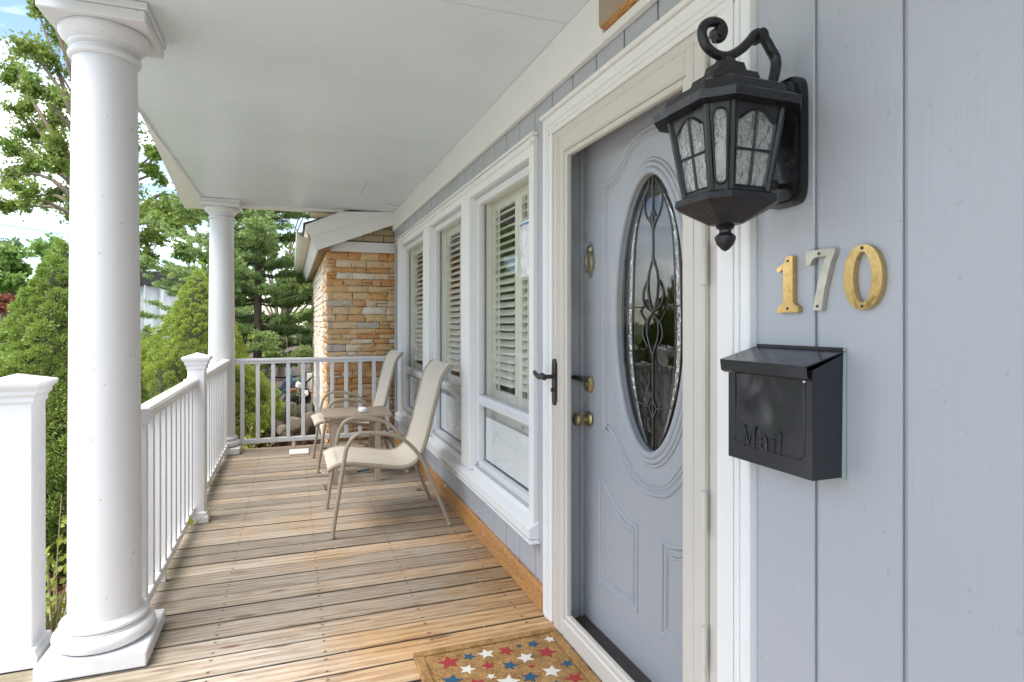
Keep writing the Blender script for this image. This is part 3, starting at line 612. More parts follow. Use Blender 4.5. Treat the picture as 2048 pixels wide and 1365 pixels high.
# ================================================================== POSTS + RAILS
def post(x, y, wd, top, label):
    h = wd/2; t = thing('newel_post', label, 'post', (x, y, 0), 'white capped newel posts')
    MB().box(x-h, x+h, y-h, y+h, .002, top-.075, .004).build('shaft', 'vinyl_white', t)
    sq = lambda r, k: (r*(1 if k in (0, 3) else -1), r*(1 if k in (0, 1) else -1))
    MB().lathe([(h+.001, top-.110), (h+.006, top-.100), (h+.006, top-.085), (h+.016, top-.072), (h+.016, top-.060), (h+.030, top-.042), (h+.032, top-.030), (h+.028, top-.026), (h*.25, top-.004), (.002, top)], (x, y, 0), 4, ring=sq).build('cap', 'vinyl_white', t)
    MB().lathe([(h+.022, .0015), (h+.022, .034), (h+.016, .045), (h+.012, .062), (h+.001, .068)], (x, y, 0), 4, ring=sq).build('base_trim', 'vinyl_white', t)
    return t
post(-.572, 4.352, .100, 1.085, 'slim white square post with flat cap in the middle of the side railing')
post(-.975, 2.79, .135, 1.085, 'broad white square post with moulded cap at the left edge beside the near column')
def railing(p0, p1, n, label, zt=.915, zb=.105):
    a = Vector((*p0, 0)); b = Vector((*p1, 0)); d = (b-a); ln = d.length; d.normalize(); ang = math.atan2(d.y, d.x); c = (a+b)/2
    t = thing('porch_railing', label, 'railing', c, 'white porch railings')
    Mx = Matrix.Translation(c) @ Matrix.Rotation(ang, 4, 'Z')
    def tr(mb): mb.v = [tuple(Mx @ Vector(v)) for v in mb.v]; return mb
    hl = ln/2
    tr(MB().prism([(-.026, zt-.052), (.026, zt-.052), (.027, zt-.034), (.034, zt-.026), (.036, zt-.012), (.028, zt), (-.028, zt), (-.036, zt-.012), (-.034, zt-.026), (-.027, zt-.034)], 'x', -hl+.003, hl-.003)).build('top_rail', 'vinyl_white', t)
    tr(MB().box(-hl+.003, hl-.003, -.024, .024, zb-.045, zb, .004)).build('bottom_rail', 'vinyl_white', t)
    me = None
    for i in range(n):
        xx = -hl+ln*(i+.5)/n
        if me is None: bo = tr(MB().box(xx-.0185, xx+.0185, -.0185, .0185, zb+.0005, zt-.0525, .002)).build('baluster', 'vinyl_white', t); me = bo.data; b0 = xx; l0 = bo.location.copy()
        else: o = bpy.data.objects.new('baluster', me); COL.objects.link(o); o.parent = t; o.location = l0+d*(xx-b0)
    for xx in ((-hl*.3,) if ln < 1.7 else (-hl*.33, hl*.33)): tr(MB().box(xx-.016, xx+.016, -.016, .016, .0015, zb-.0455)).build('support_block', 'vinyl_white', t)
    for e in (-hl, hl): tr(MB().box(e-.010 if e > 0 else e, e if e > 0 else e+.010, -.042, .042, zt-.060, zt+.004, .003)).build('end_bracket', 'vinyl_white', t)
    return t
railing((-.600, 2.90), (-.600, 4.300), 10, 'white baluster railing running from the near column to the slim capped post')
railing((-.600, 4.404), (-.600, 6.44), 14, 'white baluster railing between the slim capped post and the far column')
railing((-.535, 6.60), (WX-.012, 6.60), 11, 'white baluster railing across the far end of the porch before the stone wall')
# ================================================================== CHAIRS, TABLE
def chair(label):
    t = thing('sling_chair', label, 'chair', (.58, 4.015, 0), 'beige sling patio chairs')
    prof = [(.205, .395), (.222, .408), (.262, .424), (.315, .430), (.40, .418), (.50, .402), (.60, .385), (.665, .382), (.72, .402), (.765, .455), (.80, .55), (.835, .69), (.868, .82), (.888, .90), (.905, .945), (.935, .985), (.962, 1.010)]
    P = [(q.x, q.z) for q in smoothpath([(p[0], 0, p[1]) for p in prof], 4)]; ya, yb = 3.755, 4.275; ny = 8; vs = []; fs = []
    for th in (0, .004):
        for i, p in enumerate(P):
            q0, q1 = P[max(i-1, 0)], P[min(i+1, len(P)-1)]; tx, tz = q1[0]-q0[0], q1[1]-q0[1]; l = math.hypot(tx, tz); nx_, nz_ = -tz/l, tx/l
            for k in range(ny+1):
                sag = -.014*math.sin(math.pi*k/ny)*(1 if 8 < i < 58 else .2); o_ = th+sag; vs.append((p[0]+nx_*o_, ya+(yb-ya)*k/ny, p[1]+nz_*o_))
    n = len(P)*(ny+1)
    for i in range(len(P)-1):
        for k in range(ny):
            a = i*(ny+1)+k; fs += [(a, a+1, a+ny+2, a+ny+1), (n+a, n+a+ny+1, n+a+ny+2, n+a+1)]
    for i in range(len(P)-1):
        for k in (0, ny): a = i*(ny+1)+k; fs.append((a, a+ny+1, n+a+ny+1, n+a))
    for i in (0, len(P)-1):
        for k in range(ny): a = i*(ny+1)+k; fs.append((a, a+1, n+a+1, n+a))
    MB().add(vs, fs).build('sling', 'sling', t, smooth=60)
    for yy in (ya, yb): MB().tube([(p[0], yy, p[1]-.004) for p in P], .0135, 10).build('side_rail', 'chair_metal', t, smooth=60)
    MB().tube([(.675, ya, .352), (.675, yb, .352)], .011, 10).build('cross_bar', 'chair_metal', t, smooth=60)
    arm = [(.228, .014), (.262, .25), (.297, .475), (.312, .535), (.345, .588), (.40, .612), (.48, .608), (.565, .594), (.64, .562), (.705, .505), (.765, .42), (.815, .31), (.87, .175), (.938, .012)]
    for yy, sg in ((3.712, 1), (4.318, -1)):
        AP = [(p.x, yy-sg*.008*math.sin(min(1, max(0, (p.z-.1)/.5))*math.pi), p.z) for p in smoothpath([(p[0], 0, p[1]) for p in arm], 5)]
        MB().tube(AP, .0125, 10).build('arm_frame', 'chair_metal', t, smooth=60)
        for (fx, fz) in ((.2275, 0), (.9385, 0)): MB().lathe([(.0145, .0012), (.0145, .016), (.013, .018)], (fx, yy, 0), 10).build('foot_cap', 'chair_metal', t, smooth=True)
        MB().tube([(.289, yy, .424), (.289, yy+sg*.045, .424)], .009, 8).build('bolt', 'chair_metal', t); MB().tube([(.765, yy, .420), (.755, yy+sg*.045, .432)], .009, 8).build('bolt', 'chair_metal', t)
    return t
c1 = chair('beige sling patio chair in front, nearer the door'); c2 = copy_tree(c1); c2.location = (.555, 5.69, 0); c2.rotation_euler = (0, 0, R(1.5)); c2['label'] = 'beige sling patio chair behind the wooden table, nearer the stone wall'
t = thing('side_table', 'small weathered wooden side table between the two chairs', 'table', (.50, 5.15, 0))
tz = .545; yy = 4.90
for i in range(5): MB().box(.235+random.uniform(-.004, .004), .765, yy, yy+.094, tz-.022, tz, .003).build('slat', 'table_wood', t); yy += .0975
for lx, ly in ((.322, 4.95), (.655, 4.95), (.322, 5.335), (.655, 5.335)):
    sp = -.012 if ly < 5.1 else .012; MB().prism([(lx-.02, .0015), (lx+.02, .0015), (lx+.02, tz-.065), (lx-.02, tz-.065)], 'y', ly-.018, ly+.018).build('leg', 'table_wood', t)
for ly in (4.95, 5.335): MB().box(.29, .70, ly-.0175, ly+.0175, tz-.064, tz-.0225, .003).build('apron', 'table_wood', t)
MB().box(.325, .65, 5.125, 5.16, .18, .215, .003).box(.304, .339, 4.9685, 5.3165, .18, .2145).box(.638, .673, 4.9685, 5.3165, .18, .2145).build('stretcher', 'table_wood', t)
def crumple(name, mat, c, size, label, cat, seed, sub=3, amp=.45):
    bm = bmesh.new(); bmesh.ops.create_icosphere(bm, subdivisions=sub, radius=1); r_ = random.Random(seed); D = [Vector((r_.gauss(0, 1), r_.gauss(0, 1), r_.gauss(0, 1))).normalized() for _ in range(26)]
    for v in bm.verts:
        k = 1-amp*max(abs(v.co.normalized().dot(d))**10 for d in D)*r_.uniform(.75, 1.1); v.co = v.co*k
    lo = min(v.co.z for v in bm.verts)*size[2]
    for v in bm.verts: v.co = Vector((v.co.x*size[0], v.co.y*size[1], v.co.z*size[2]-lo))
    me = bpy.data.meshes.new(name); bm.to_mesh(me); bm.free(); o = mk(name, me, None, c, mat); return tag(o, label, cat)
crumple('crumpled_tissue', 'tissue', (.545, 5.02, tz+.001), (.055, .05, .030), 'crumpled white tissue lying on the wooden side table', 'tissue', 5)
p = onZ(598, 906, 0); bk = thing('notebook', 'cream covered notebook lying on the deck under the far chair', 'notebook', (p[0], p[1], .002))
MB().box(p[0]-.085, p[0]+.085, p[1]-.11, p[1]+.11, .002, .014, .002).build('pages', 'paper_white', bk); MB().box(p[0]-.09, p[0]+.09, p[1]-.115, p[1]+.115, .0145, .017, .001).build('cover', 'paper_white', bk)
p0 = onZ(713, 944, .008); p1 = onZ(742, 938, .008); pn = thing('toothbrush', 'blue plastic pen with dark tip lying on the deck', 'pen', (p0[0], p0[1], .001)); pn.name = 'pen'
a, b = Vector(p0), Vector(p1); a.z = b.z = .0075; d = (b-a)
MB().tube([a+d*.25, b], .007, 8).build('barrel', 'pen_blue', pn, smooth=True); MB().tube([a, a+d*.12, a+d*.25], [.002, .005, .007], 8).build('tip', 'black_plastic', pn, smooth=True); MB().tube([b, b+d*.12], .0055, 8).build('end_cap', 'tissue', pn, smooth=True)
pts = [onZ(*q, .004) for q in ((632, 941), (640, 943), (648, 947), (656, 946))]
tag(MB().tube(smoothpath(pts, 4), .0035, 6).build('plastic_strip', 'tissue'), 'short white plastic strip by the foot of the far chair', 'strip')
pts = [onZ(646, 968, .004), onZ(650, 975, .02), onZ(651, 982, .005)]
tag(MB().tube(smoothpath(pts, 3), .003, 6).tube([pts[1], onZ(655, 968, .03)], .0025, 5).build('twig', 'twig'), 'small dark forked twig on the deck beside the front chair leg', 'twig')
# ================================================================== DOORMAT
m0 = Vector((.435, 2.292, 0)); mw, ml = .588, .90
mat_ = thing('doormat', 'tan coir doormat with red, white and blue stars before the door', 'doormat', (m0.x+mw/2, m0.y-ml/2, .002))
MB().box(m0.x, m0.x+mw, m0.y-ml, m0.y, .002, .012, .003).build('backing', 'coir', mat_)
def grid_sheet(x0, x1, y0, y1, z, n, m, amp):
    vs = [(x0+(x1-x0)*i/n, y0+(y1-y0)*j/m, z+random.uniform(-amp, amp)*(0 if i in (0, n) or j in (0, m) else 1)) for j in range(m+1) for i in range(n+1)]; fs = [(j*(n+1)+i, j*(n+1)+i+1, (j+1)*(n+1)+i+1, (j+1)*(n+1)+i) for j in range(m) for i in range(n)]
    return vs, fs
MB().box(m0.x+.046, m0.x+mw-.046, m0.y-ml+.046, m0.y-.046, .0122, .0175, .0025).build('pile', 'coir', mat_)
bd = MB(); bd.box(m0.x+.001, m0.x+mw-.001, m0.y-.036, m0.y-.001, .0122, .0185, .003); bd.box(m0.x+.001, m0.x+mw-.001, m0.y-ml+.001, m0.y-ml+.036, .0122, .0185, .003); bd.box(m0.x+.001, m0.x+.036, m0.y-ml+.0365, m0.y-.0365, .0122, .0185, .003); bd.box(m0.x+mw-.036, m0.x+mw-.001, m0.y-ml+.0365, m0.y-.0365, .0122, .0185, .003); bd.build('border', 'coir', mat_)
def star(cx_, cy_, r, col, rot):
    pts = [((r if i % 2 == 0 else r*.47)*math.cos(rot+math.pi*i/5)+cx_, (r if i % 2 == 0 else r*.47)*math.sin(rot+math.pi*i/5)+cy_) for i in range(10)]
    pts = [(a_[0]+(b_[0]-a_[0])*k_/4+random.uniform(-.0011, .0011), a_[1]+(b_[1]-a_[1])*k_/4+random.uniform(-.0011, .0011)) for a_, b_ in zip(pts, pts[1:]+pts[:1]) for k_ in range(4)]
    MB().prism(pts, 'z', .0177, .0188).build('star', 'star_'+col, mat_)
SP = [(400,490,.044,'red'),(605,430,.026,'blue'),(780,400,.034,'white'),(985,370,.034,'red'),(1115,318,.015,'blue'),(1262,300,.027,'blue'),(1430,250,.024,'white'),(590,560,.031,'white'),(805,520,.028,'red'),(1025,520,.031,'blue'),(1185,440,.035,'white'),(1400,385,.041,'red'),(1250,530,.014,'red'),(1450,580,.037,'white'),(1610,500,.026,'blue'),(1230,640,.034,'blue'),(830,632,.018,'white'),(430,680,.042,'blue'),(690,715,.040,'red'),(1010,690,.044,'white'),(1690,650,.036,'red'),(1500,700,.017,'blue')]
for i, (a, b, r, cl) in enumerate(SP):
    p = onZ(820+a/5.12, 1230+b/5.12, .0177); star(p[0], p[1], r, cl, .3+i*1.9)
for i in range(22): star(m0.x+.10+(i % 5)*.10+random.uniform(-.02, .02), m0.y-.46-(i//5)*.095, random.uniform(.02, .036), ('red', 'white', 'blue')[i % 3], i*1.3)
# ================================================================== LANTERN
LX, LY = .885, 1.07
lan = thing('wall_lantern', 'black carriage style wall lantern with wavy glass panes beside the door', 'lantern', (WX, LY, 1.68))
def octo(h, ch): return [(h, -(h-ch)), (h, h-ch), (h-ch, h), (-(h-ch), h), (-h, h-ch), (-h, -(h-ch)), (-(h-ch), -h), (h-ch, -h)]
def octring(r, k): return octo(r, r*.37)[k]
bp = []
for a in np.linspace(0, 2*math.pi, 41)[:-1]:
    cy, sz = math.cos(a), math.sin(a); bp.append((.058*math.copysign(abs(cy)**.35, cy)*(1-.10*(abs(sz) > .93)), .142*math.copysign(abs(sz)**.30, sz)))
b = MB(); b.prism([(LY+p[0], 1.682+p[1]) for p in bp], 'x', WX-.022, WX-.001); b.prism([(LY+p[0]*.86, 1.682+p[1]*.93) for p in bp], 'x', WX-.030, WX-.0221); b.build('backplate', 'black_metal', lan)
b = MB(); b.tube([(WX-.029, LY-.005, 1.585), (WX-.05, LY-.01, 1.585)], .006, 10); b.lathe([(.0, 0), (.011, -.001), (.012, -.01), (.008, -.018), (0, -.019)], (WX-.048, LY-.01, 1.585), 14, 'x'); b.build('mounting_screw', 'black_metal', lan, smooth=True)
C0 = (LX, LY, 0)
b = MB(); b.lathe([(.100, 1.722), (.128, 1.722), (.130, 1.738), (.122, 1.744), (.108, 1.752), (.104, 1.768), (.062, 1.792), (.058, 1.806), (.038, 1.818), (.034, 1.834), (.020, 1.842), (.016, 1.850)], C0, 8, ring=octring); b.build('roof', 'black_metal', lan)
b = MB(); b.lathe([(.073, 1.552), (.088, 1.546), (.090, 1.532), (.082, 1.526), (.030, 1.492), (.018, 1.490)], C0, 8, ring=octring); b.build('bottom_tray', 'black_metal', lan)
b = MB(); b.lathe([(.018, 1.491), (.020, 1.486), (.013, 1.480), (.013, 1.474), (.022, 1.466), (.0225, 1.462), (.018, 1.449), (.008, 1.438), (.001, 1.434)], C0, 20); b.build('finial', 'black_metal', lan, smooth=35)
ht, hbm, zt_, zb_ = .098, .072, 1.7215, 1.5525
T = octo(ht, ht*.37); B = octo(hbm, hbm*.37)
post_ = MB(); rail_ = MB()
def p3(ring, k, z_): q = ring[k % 8]; return Vector((LX+q[0], LY+q[1], z_))
for k in range(8):
    post_.tube([p3(B, k, zb_), p3(T, k, zt_)], .0065, 6)
post_.build('frame_post', 'black_metal', lan)
for k in range(8):
    wide = (k % 2 == 0); A0, A1, A2, A3 = p3(B, k, zb_), p3(B, k+1, zb_), p3(T, k+1, zt_), p3(T, k, zt_)
    def uv(u_, v_): return (A0*(1-u_)+A1*u_)*(1-v_)+(A3*(1-u_)+A2*u_)*v_
    nrm = (A1-A0).cross(A3-A0).normalized()
    cen = (A0+A1+A2+A3)/4
    if nrm.dot(cen-Vector((LX, LY, cen.z))) < 0: nrm = -nrm
    # frame plate with a shaped opening
    if wide: op = [(.08, .05), (.92, .05), (.92, .80), (.85, .81), (.76, .86), (.64, .915), (.5, .935), (.36, .915), (.24, .86), (.15, .81), (.08, .80)]
    else:
        op = [(.5+.30*math.cos(a), .15+.085*math.sin(a)) for a in np.linspace(math.pi, 2*math.pi, 8)]+[(.5+.30*math.cos(a), .85+.085*math.sin(a)) for a in np.linspace(0, math.pi, 8)]
    oc = (.5, .5); out = []
    for (u_, v_) in op:
        du, dv = u_-.5, v_-.5; kk_ = min(.5/abs(du) if abs(du) > 1e-6 else 1e9, .5/abs(dv) if abs(dv) > 1e-6 else 1e9); out.append([.5+du*kk_, .5+dv*kk_])
    for cu, cv in ((0, 0), (1, 0), (0, 1), (1, 1)):
        i = min(range(len(out)), key=lambda i: (out[i][0]-cu)**2+(out[i][1]-cv)**2); out[i] = [cu, cv]
    n = len(op); vs = [uv(*q) for q in op]+[uv(*q) for q in out]; vs += [q-nrm*.004 for q in vs]; fs = []
    for i in range(n): j_ = (i+1) % n; fs += [(i, j_, n+j_, n+i), (2*n+i, 3*n+i, 3*n+j_, 2*n+j_), (i, 2*n+i, 2*n+j_, j_)]
    fp = MB().add(vs, fs).build('pane_frame', 'black_metal', lan)
    MB().tube([uv(*q)+nrm*.0012 for q in op], .0026, 6, True).build('pane_bead', 'black_metal', fp)
    if wide:
        mb = MB(); mb.tube([uv(.5, .06)+nrm*.0006, uv(.5, .92)+nrm*.0006], .0030, 6); mb.tube([uv(.10, .47)+nrm*.0006, uv(.90, .47)+nrm*.0006], .0030, 6); mb.build('muntin', 'black_metal', fp)
    gq = [uv(*q)-nrm*.002 for q in ([(.05, .03), (.95, .03), (.95, .95), (.05, .95)] if wide else [(.15, .05), (.85, .05), (.85, .95), (.15, .95)])]
    gv = gq+[q-nrm*.0015 for q in gq]; MB().add(gv, [(0, 1, 2, 3), (7, 6, 5, 4), (0, 4, 5, 1), (1, 5, 6, 2), (2, 6, 7, 3), (3, 7, 4, 0)]).build('pane', 'wavy_glass', fp)
b = MB(); b.lathe([(.002, 1.60), (.020, 1.604), (.028, 1.622), (.027, 1.645), (.017, 1.675), (.013, 1.69), (.013, 1.705)], C0, 20); b.build('bulb', 'frosted_bulb', lan, smooth=True)
b = MB(); b.lathe([(.017, 1.690), (.017, 1.7225)], C0, 16); b.build('socket', 'tissue', lan, smooth=True)
AR = [(1558, 158), (1552, 128), (1540, 98), (1524, 72), (1512, 68), (1498, 84), (1478, 102), (1455, 113), (1432, 109), (1412, 92), (1404, 68), (1410, 50), (1427, 44), (1441, 50), (1446, 64), (1440, 76), (1429, 76)]
AW = [onY(a, b_, LY) for a, b_ in AR]; AW = [(WX-.028, LY, 1.766), (WX-.05, LY, 1.79)] + AW[1:] if AW[0][0] > WX-.03 else [(WX-.028, LY, 1.757)]+AW
AP = smoothpath(AW, 5); b = MB(); b.tube(AP, [.0125-.002*abs(math.sin(i*.03)) for i in range(len(AP))], 10)
q = onY(1518, 72, LY); b.tube([(q[0], LY-.016, q[2]-.002), (q[0], LY+.016, q[2]-.002)], .0135, 14); q = onY(1437, 66, LY); b.tube([(q[0], LY-.014, q[2]), (q[0], LY+.014, q[2])], .0135, 14); b.build('scroll_arm', 'black_metal', lan, smooth=50)
# ================================================================== MAILBOX
mb_ = thing('mailbox', 'dented black metal wall mailbox embossed with the word Mail', 'mailbox', (WX, 1.005, .97))
y0, y1, z0, zf, zbk, xf = .920, 1.165, .964, 1.184, 1.216, WX-.087
n = 32; vs = []; fs = []; rr = random.Random(2)
for j in range(n+1):
    for i in range(n+1):
        u_, v_ = i/n, j/n; d = 0
        r2 = ((u_-.58)/.34)**2+((v_-.72)/.40)**2; d += .011*math.exp(-r2*1.6)                               # dent pressed into the front sheet
        d -= .0045*math.exp(-(((u_-.66)+(v_-.9)*.4)/.03)**2)*max(0, v_-.62)*2.4; d -= .004*math.exp(-(((u_-.42)-(v_-.9)*.6)/.035)**2)*max(0, v_-.6)*2
        if i in (0, n) or j in (0, n): d = 0
        vs.append((xf+d, y0+(y1-y0)*u_, z0+(zf-z0)*v_))
for j in range(n):
    for i in range(n): a = j*(n+1)+i; fs.append((a, a+1, a+n+2, a+n+1))
MB().add(vs, fs).build('front_panel', 'mail_metal', mb_, smooth=60)
b = MB(); b.prism([(xf+.0005, z0), (WX-.003, z0), (WX-.003, zbk), (xf+.0005, zf)], 'y', y0, y0+.0012); b.prism([(xf+.0005, z0), (WX-.003, z0), (WX-.003, zbk), (xf+.0005, zf)], 'y', y1-.0012, y1); b.box(xf+.0005, WX-.003, y0+.0013, y1-.0013, z0, z0+.0012); b.box(WX-.0045, WX-.0031, y0+.0013, y1-.0013, z0+.0013, zbk+.012); b.build('body', 'mail_metal', mb_)
b = MB(); b.prism([(xf-.020, zf+.006), (WX-.004, zbk+.004), (WX-.004, zbk+.006), (xf-.021, zf+.009)], 'y', y0-.004, y1+.004); b.prism([(xf-.0215, zf+.0085), (xf-.0195, zf+.0085), (xf-.0165, zf-.014), (xf-.009, zf-.019), (xf-.010, zf-.021), (xf-.0185, zf-.016)], 'y', y0-.004, y1+.004); b.build('lid', 'mail_metal', mb_)
b = MB(); b.prism([(WX-.010, z0+.002), (WX-.0011, z0-.006), (WX-.0011, zbk+.012), (WX-.006, zbk+.010)], 'y', y0-.0035, y0-.0005); b.build('peeling_tape', 'tape_green', mb_)
b = MB(); fy0, fy1, fz0, fz1 = y0+.020, y1-.020, z0+.036, zf-.020
for pth in ([(fy1, fz1), (fy1, fz0+.012), (fy1-.012, fz0)], [(fy1-.004, fz0+.003), (fy0+.010, fz0)], [(fy0+.010, fz0), (fy0, fz0+.012), (fy0, fz1)]): b.tube([(xf+.0004, *p) for p in pth], .0026, 6)
b.build('embossed_border', 'mail_metal', mb_, smooth=True)
# embossed word, serif letters drawn as raised outlines (left of the word is at larger y)
def stroke(mbx, pts, s, oy, oz, r=.0027): mbx.tube([(xf-.0006, oy-p[0]*s, oz+p[1]*s) for p in pts], r, 6)
lt = {'M': [[(0, 0), (.26, 0)], [(.13, 0), (.13, 1)], [(0, 1), (.16, 1), (.50, .12), (.84, 1), (1.0, 1)], [(.87, 1), (.87, 0)], [(.74, 0), (1.02, 0)], [(.20, .95), (.20, .04)], [(.80, .9), (.80, .04)]],
      'a': [[(.06, .50), (.12, .62), (.26, .66), (.40, .60), (.44, .48), (.44, .10), (.50, .02), (.58, .05)], [(.44, .40), (.22, .36), (.06, .26), (.04, .12), (.14, .02), (.28, .03), (.44, .16)]],
      'i': [[(.02, 0), (.26, 0)], [(.14, 0), (.14, .62), (.03, .62)], [(.13, .86), (.16, .89), (.13, .92), (.10, .89), (.13, .86)]],
      'l': [[(.02, 0), (.26, 0)], [(.14, 0), (.14, 1), (.03, 1)]]}
oy = y1-.045; s_ = .045
for ch, adv in (('M', 1.12), ('a', .70), ('i', .36), ('l', .36)):
    b = MB()
    for st in lt[ch]: stroke(b, st, s_, oy, 1.000)
    b.build('embossed_letter', 'mail_metal', mb_, smooth=True); oy -= adv*s_*1.12
for q in ((fy1, fz1), (fy0, fz1-.004)): b = MB(); b.lathe([(0, .002), (.003, .001), (.0025, -.002), (0, -.003)], (xf, *q), 10, 'x'); b.build('rivet', 'tissue', mb_, smooth=True)
b = MB(); b.lathe([(.009, .0), (.009, .0008)], (xf+.035, y0+.045, zf+.0205), 14); b.build('paint_spot', 'tissue', mb_)
# ================================================================== HOUSE NUMBERS
def number(outline, hole, mat, oy, oz, label, screws):
    "outline in metres: u to the right in the photo (-y), v up"
    o_ = MB(); to = lambda p: (oy-p[0], oz+p[1]); xa, xb_ = WX-.013, WX-.0012
    t = thing('house_number', label, 'house number', (WX, oy, oz), 'house number digits')
    if hole:
        n = len(outline); O = [to(p) for p in outline]; H_ = [to(p) for p in hole]; vs = [(xa, *p) for p in O]+[(xa, *p) for p in H_]+[(xb_, *p) for p in O]+[(xb_, *p) for p in H_]; fs = []
        for i in range(n): j_ = (i+1) % n; fs += [(i, j_, n+j_, n+i), (2*n+i, 3*n+i, 3*n+j_, 2*n+j_), (i, 2*n+i, 2*n+j_, j_), (n+i, n+j_, 3*n+j_, 3*n+i)]
        o_.add(vs, fs)
    else: o_.prism([to(p) for p in outline], 'x', xa, xb_)
    o_.build('digit', mat, t)
    for q in screws: b = MB(); b.lathe([(0, -.0012), (.0032, -.0008), (.0036, .0005), (.0, .001)], (xa, *to(q)), 12, 'x'); b.build('screw', 'bronze_dark', t, smooth=True)
one = [(.000, .0), (.062, .0), (.062, .012), (.052, .018), (.047, .024), (.047, .126), (.028, .126), (.024, .116), (.012, .107), (.000, .103), (.001, .094), (.006, .092), (.015, .097), (.019, .099), (.019, .024), (.014, .018), (.003, .012)]
p = onX(1562, 626, WX); number(one, None, 'brass', p[1], p[2], 'tarnished brass digit one, leftmost of the house number', [(.033, .116), (.032, .009)])
sev = [(.018, .0), (.040, .0), (.048, .045), (.064, .100), (.074, .120), (.074, .128), (.0, .128), (.0, .098), (.012, .098), (.016, .108), (.024, .113), (.052, .113), (.042, .090), (.030, .055), (.022, .020)]
p = onX(1621, 622, WX); number(sev, None, 'nickel', p[1], p[2], 'silver coloured digit seven in the middle of the house number', [(.034, .120), (.030, .009)])
K = 40; ze = [(.045+.043*math.copysign(abs(math.cos(a))**.92, math.cos(a)), .064+.064*math.sin(a)) for a in np.linspace(0, 2*math.pi, K+1)[:-1]]; zi = [(.045+.020*math.cos(a), .064+.050*math.sin(a)) for a in np.linspace(0, 2*math.pi, K+1)[:-1]]
p = onX(1694, 621, WX); number(ze, zi, 'brass', p[1], p[2], 'polished brass digit zero, rightmost of the house number', [(.045, .121), (.045, .007)])
# ================================================================== BAG ON THE WINDOW
bg = thing('zip_bag', 'clear plastic zip bag with blue seal taped to the nearest window', 'plastic bag', (WX-.03, 2.70, 1.63))
n, m_ = 12, 18; vs = []; fs = []
for s_i in (0, 1):
    for j in range(m_+1):
        for i in range(n+1):
            u_, v_ = i/n, j/m_; ed = min(u_, 1-u_, v_+.08, 1-v_)*4; bul = .012*min(1, max(0, ed))*(1+.5*math.sin(u_*19+v_*7))+.003*math.sin(v_*23+u_*11)
            vs.append((WX+.012-(.002+bul if s_i == 0 else 0), 2.627+.17*u_+.012*math.sin(v_*5)*(u_-.3), 1.755-.255*v_+.012*u_*math.sin(v_*3)))
N2 = (n+1)*(m_+1)
for j in range(m_):
    for i in range(n): a = j*(n+1)+i; fs += [(a, a+1, a+n+2, a+n+1), (N2+a, N2+a+n+1, N2+a+n+2, N2+a+1)]
for j in range(m_):
    for i in (0, n): a = j*(n+1)+i; fs.append((a, a+n+1, N2+a+n+1, N2+a))
MB().add(vs, fs).build('bag', 'bag_plastic', bg, smooth=60)
MB().box(WX+.006, WX+.013, 2.622, 2.80, 1.7555, 1.764, .001).build('zip_seal', 'zip_blue', bg); MB().box(WX+.009, WX+.0115, 2.635, 2.79, 1.7645, 1.776, .0005).build('lip', 'bag_plastic', bg)
# ================================================================== OUTDOORS: foliage helpers
def cloud_mesh(name, mat, V, F, parent=None, org=(0, 0, 0), kind=None):
    "V (n,k,3) leaf polygons with k corners each, all the same"
    n, k, _ = V.shape; v = (V-np.array(org)).reshape(-1, 3).astype(np.float32); me = bpy.data.meshes.new(name)
    me.vertices.add(len(v)); me.vertices.foreach_set('co', v.ravel()); fk = len(F[0]); nf = len(F)
    idx = (np.arange(n)[:, None, None]*k+np.array(F)[None]).reshape(-1).astype(np.int32)
    me.loops.add(len(idx)); me.loops.foreach_set('vertex_index', idx); me.polygons.add(n*nf); me.polygons.foreach_set('loop_start', np.arange(0, n*nf*fk, fk, dtype=np.int32)); me.polygons.foreach_set('loop_total', np.full(n*nf, fk, np.int32))
    me.update(calc_edges=True); me.materials.append(M[mat]); o = mk(name, me, parent, org)
    if kind: o['kind'] = kind
    return o
def unit(a): return a/np.maximum(np.linalg.norm(a, axis=-1, keepdims=True), 1e-9)
def rnd_dir(n): return unit(rng.normal(size=(n, 3)))
QUAD = [(0, 1, 2, 3)]
def leaves(pos, axis, size, width, fold=.25):
    "diamond leaves at pos pointing along axis"
    n = len(pos); ax = unit(axis); sd = unit(np.cross(ax, rnd_dir(n))); nm = np.cross(sd, ax); s = np.asarray(size).reshape(-1, 1)*np.ones((n, 1)); wd = s*width
    return np.stack([pos, pos+ax*s*.45+sd*wd*.5+nm*s*fold*.3, pos+ax*s, pos+ax*s*.45-sd*wd*.5+nm*s*fold*.3], 1)
def lobed(pos, axis, size):
    "oak-like lobed leaf, 4 quads"
    n = len(pos); ax = unit(axis); sd = unit(np.cross(ax, rnd_dir(n))); s = np.asarray(size).reshape(-1, 1)*np.ones((n, 1)); nm = np.cross(sd, ax)
    P = [(0, 0), (.22, .10), (.30, .34), (.46, .13), (.62, .36), (.74, .10), (1, 0), (.74, -.10), (.62, -.36), (.46, -.13), (.30, -.34), (.22, -.10)]
    V = np.stack([pos+ax*s*a+sd*s*b+nm*s*(abs(b)*.35) for a, b in P], 1); return V
LOB = [(0, 1, 3, 9), (0, 9, 11, 11)]
LOBF = [(1, 2, 3, 9), (9, 10, 11, 1), (3, 4, 5, 9), (5, 7, 8, 9), (5, 6, 7, 5)]
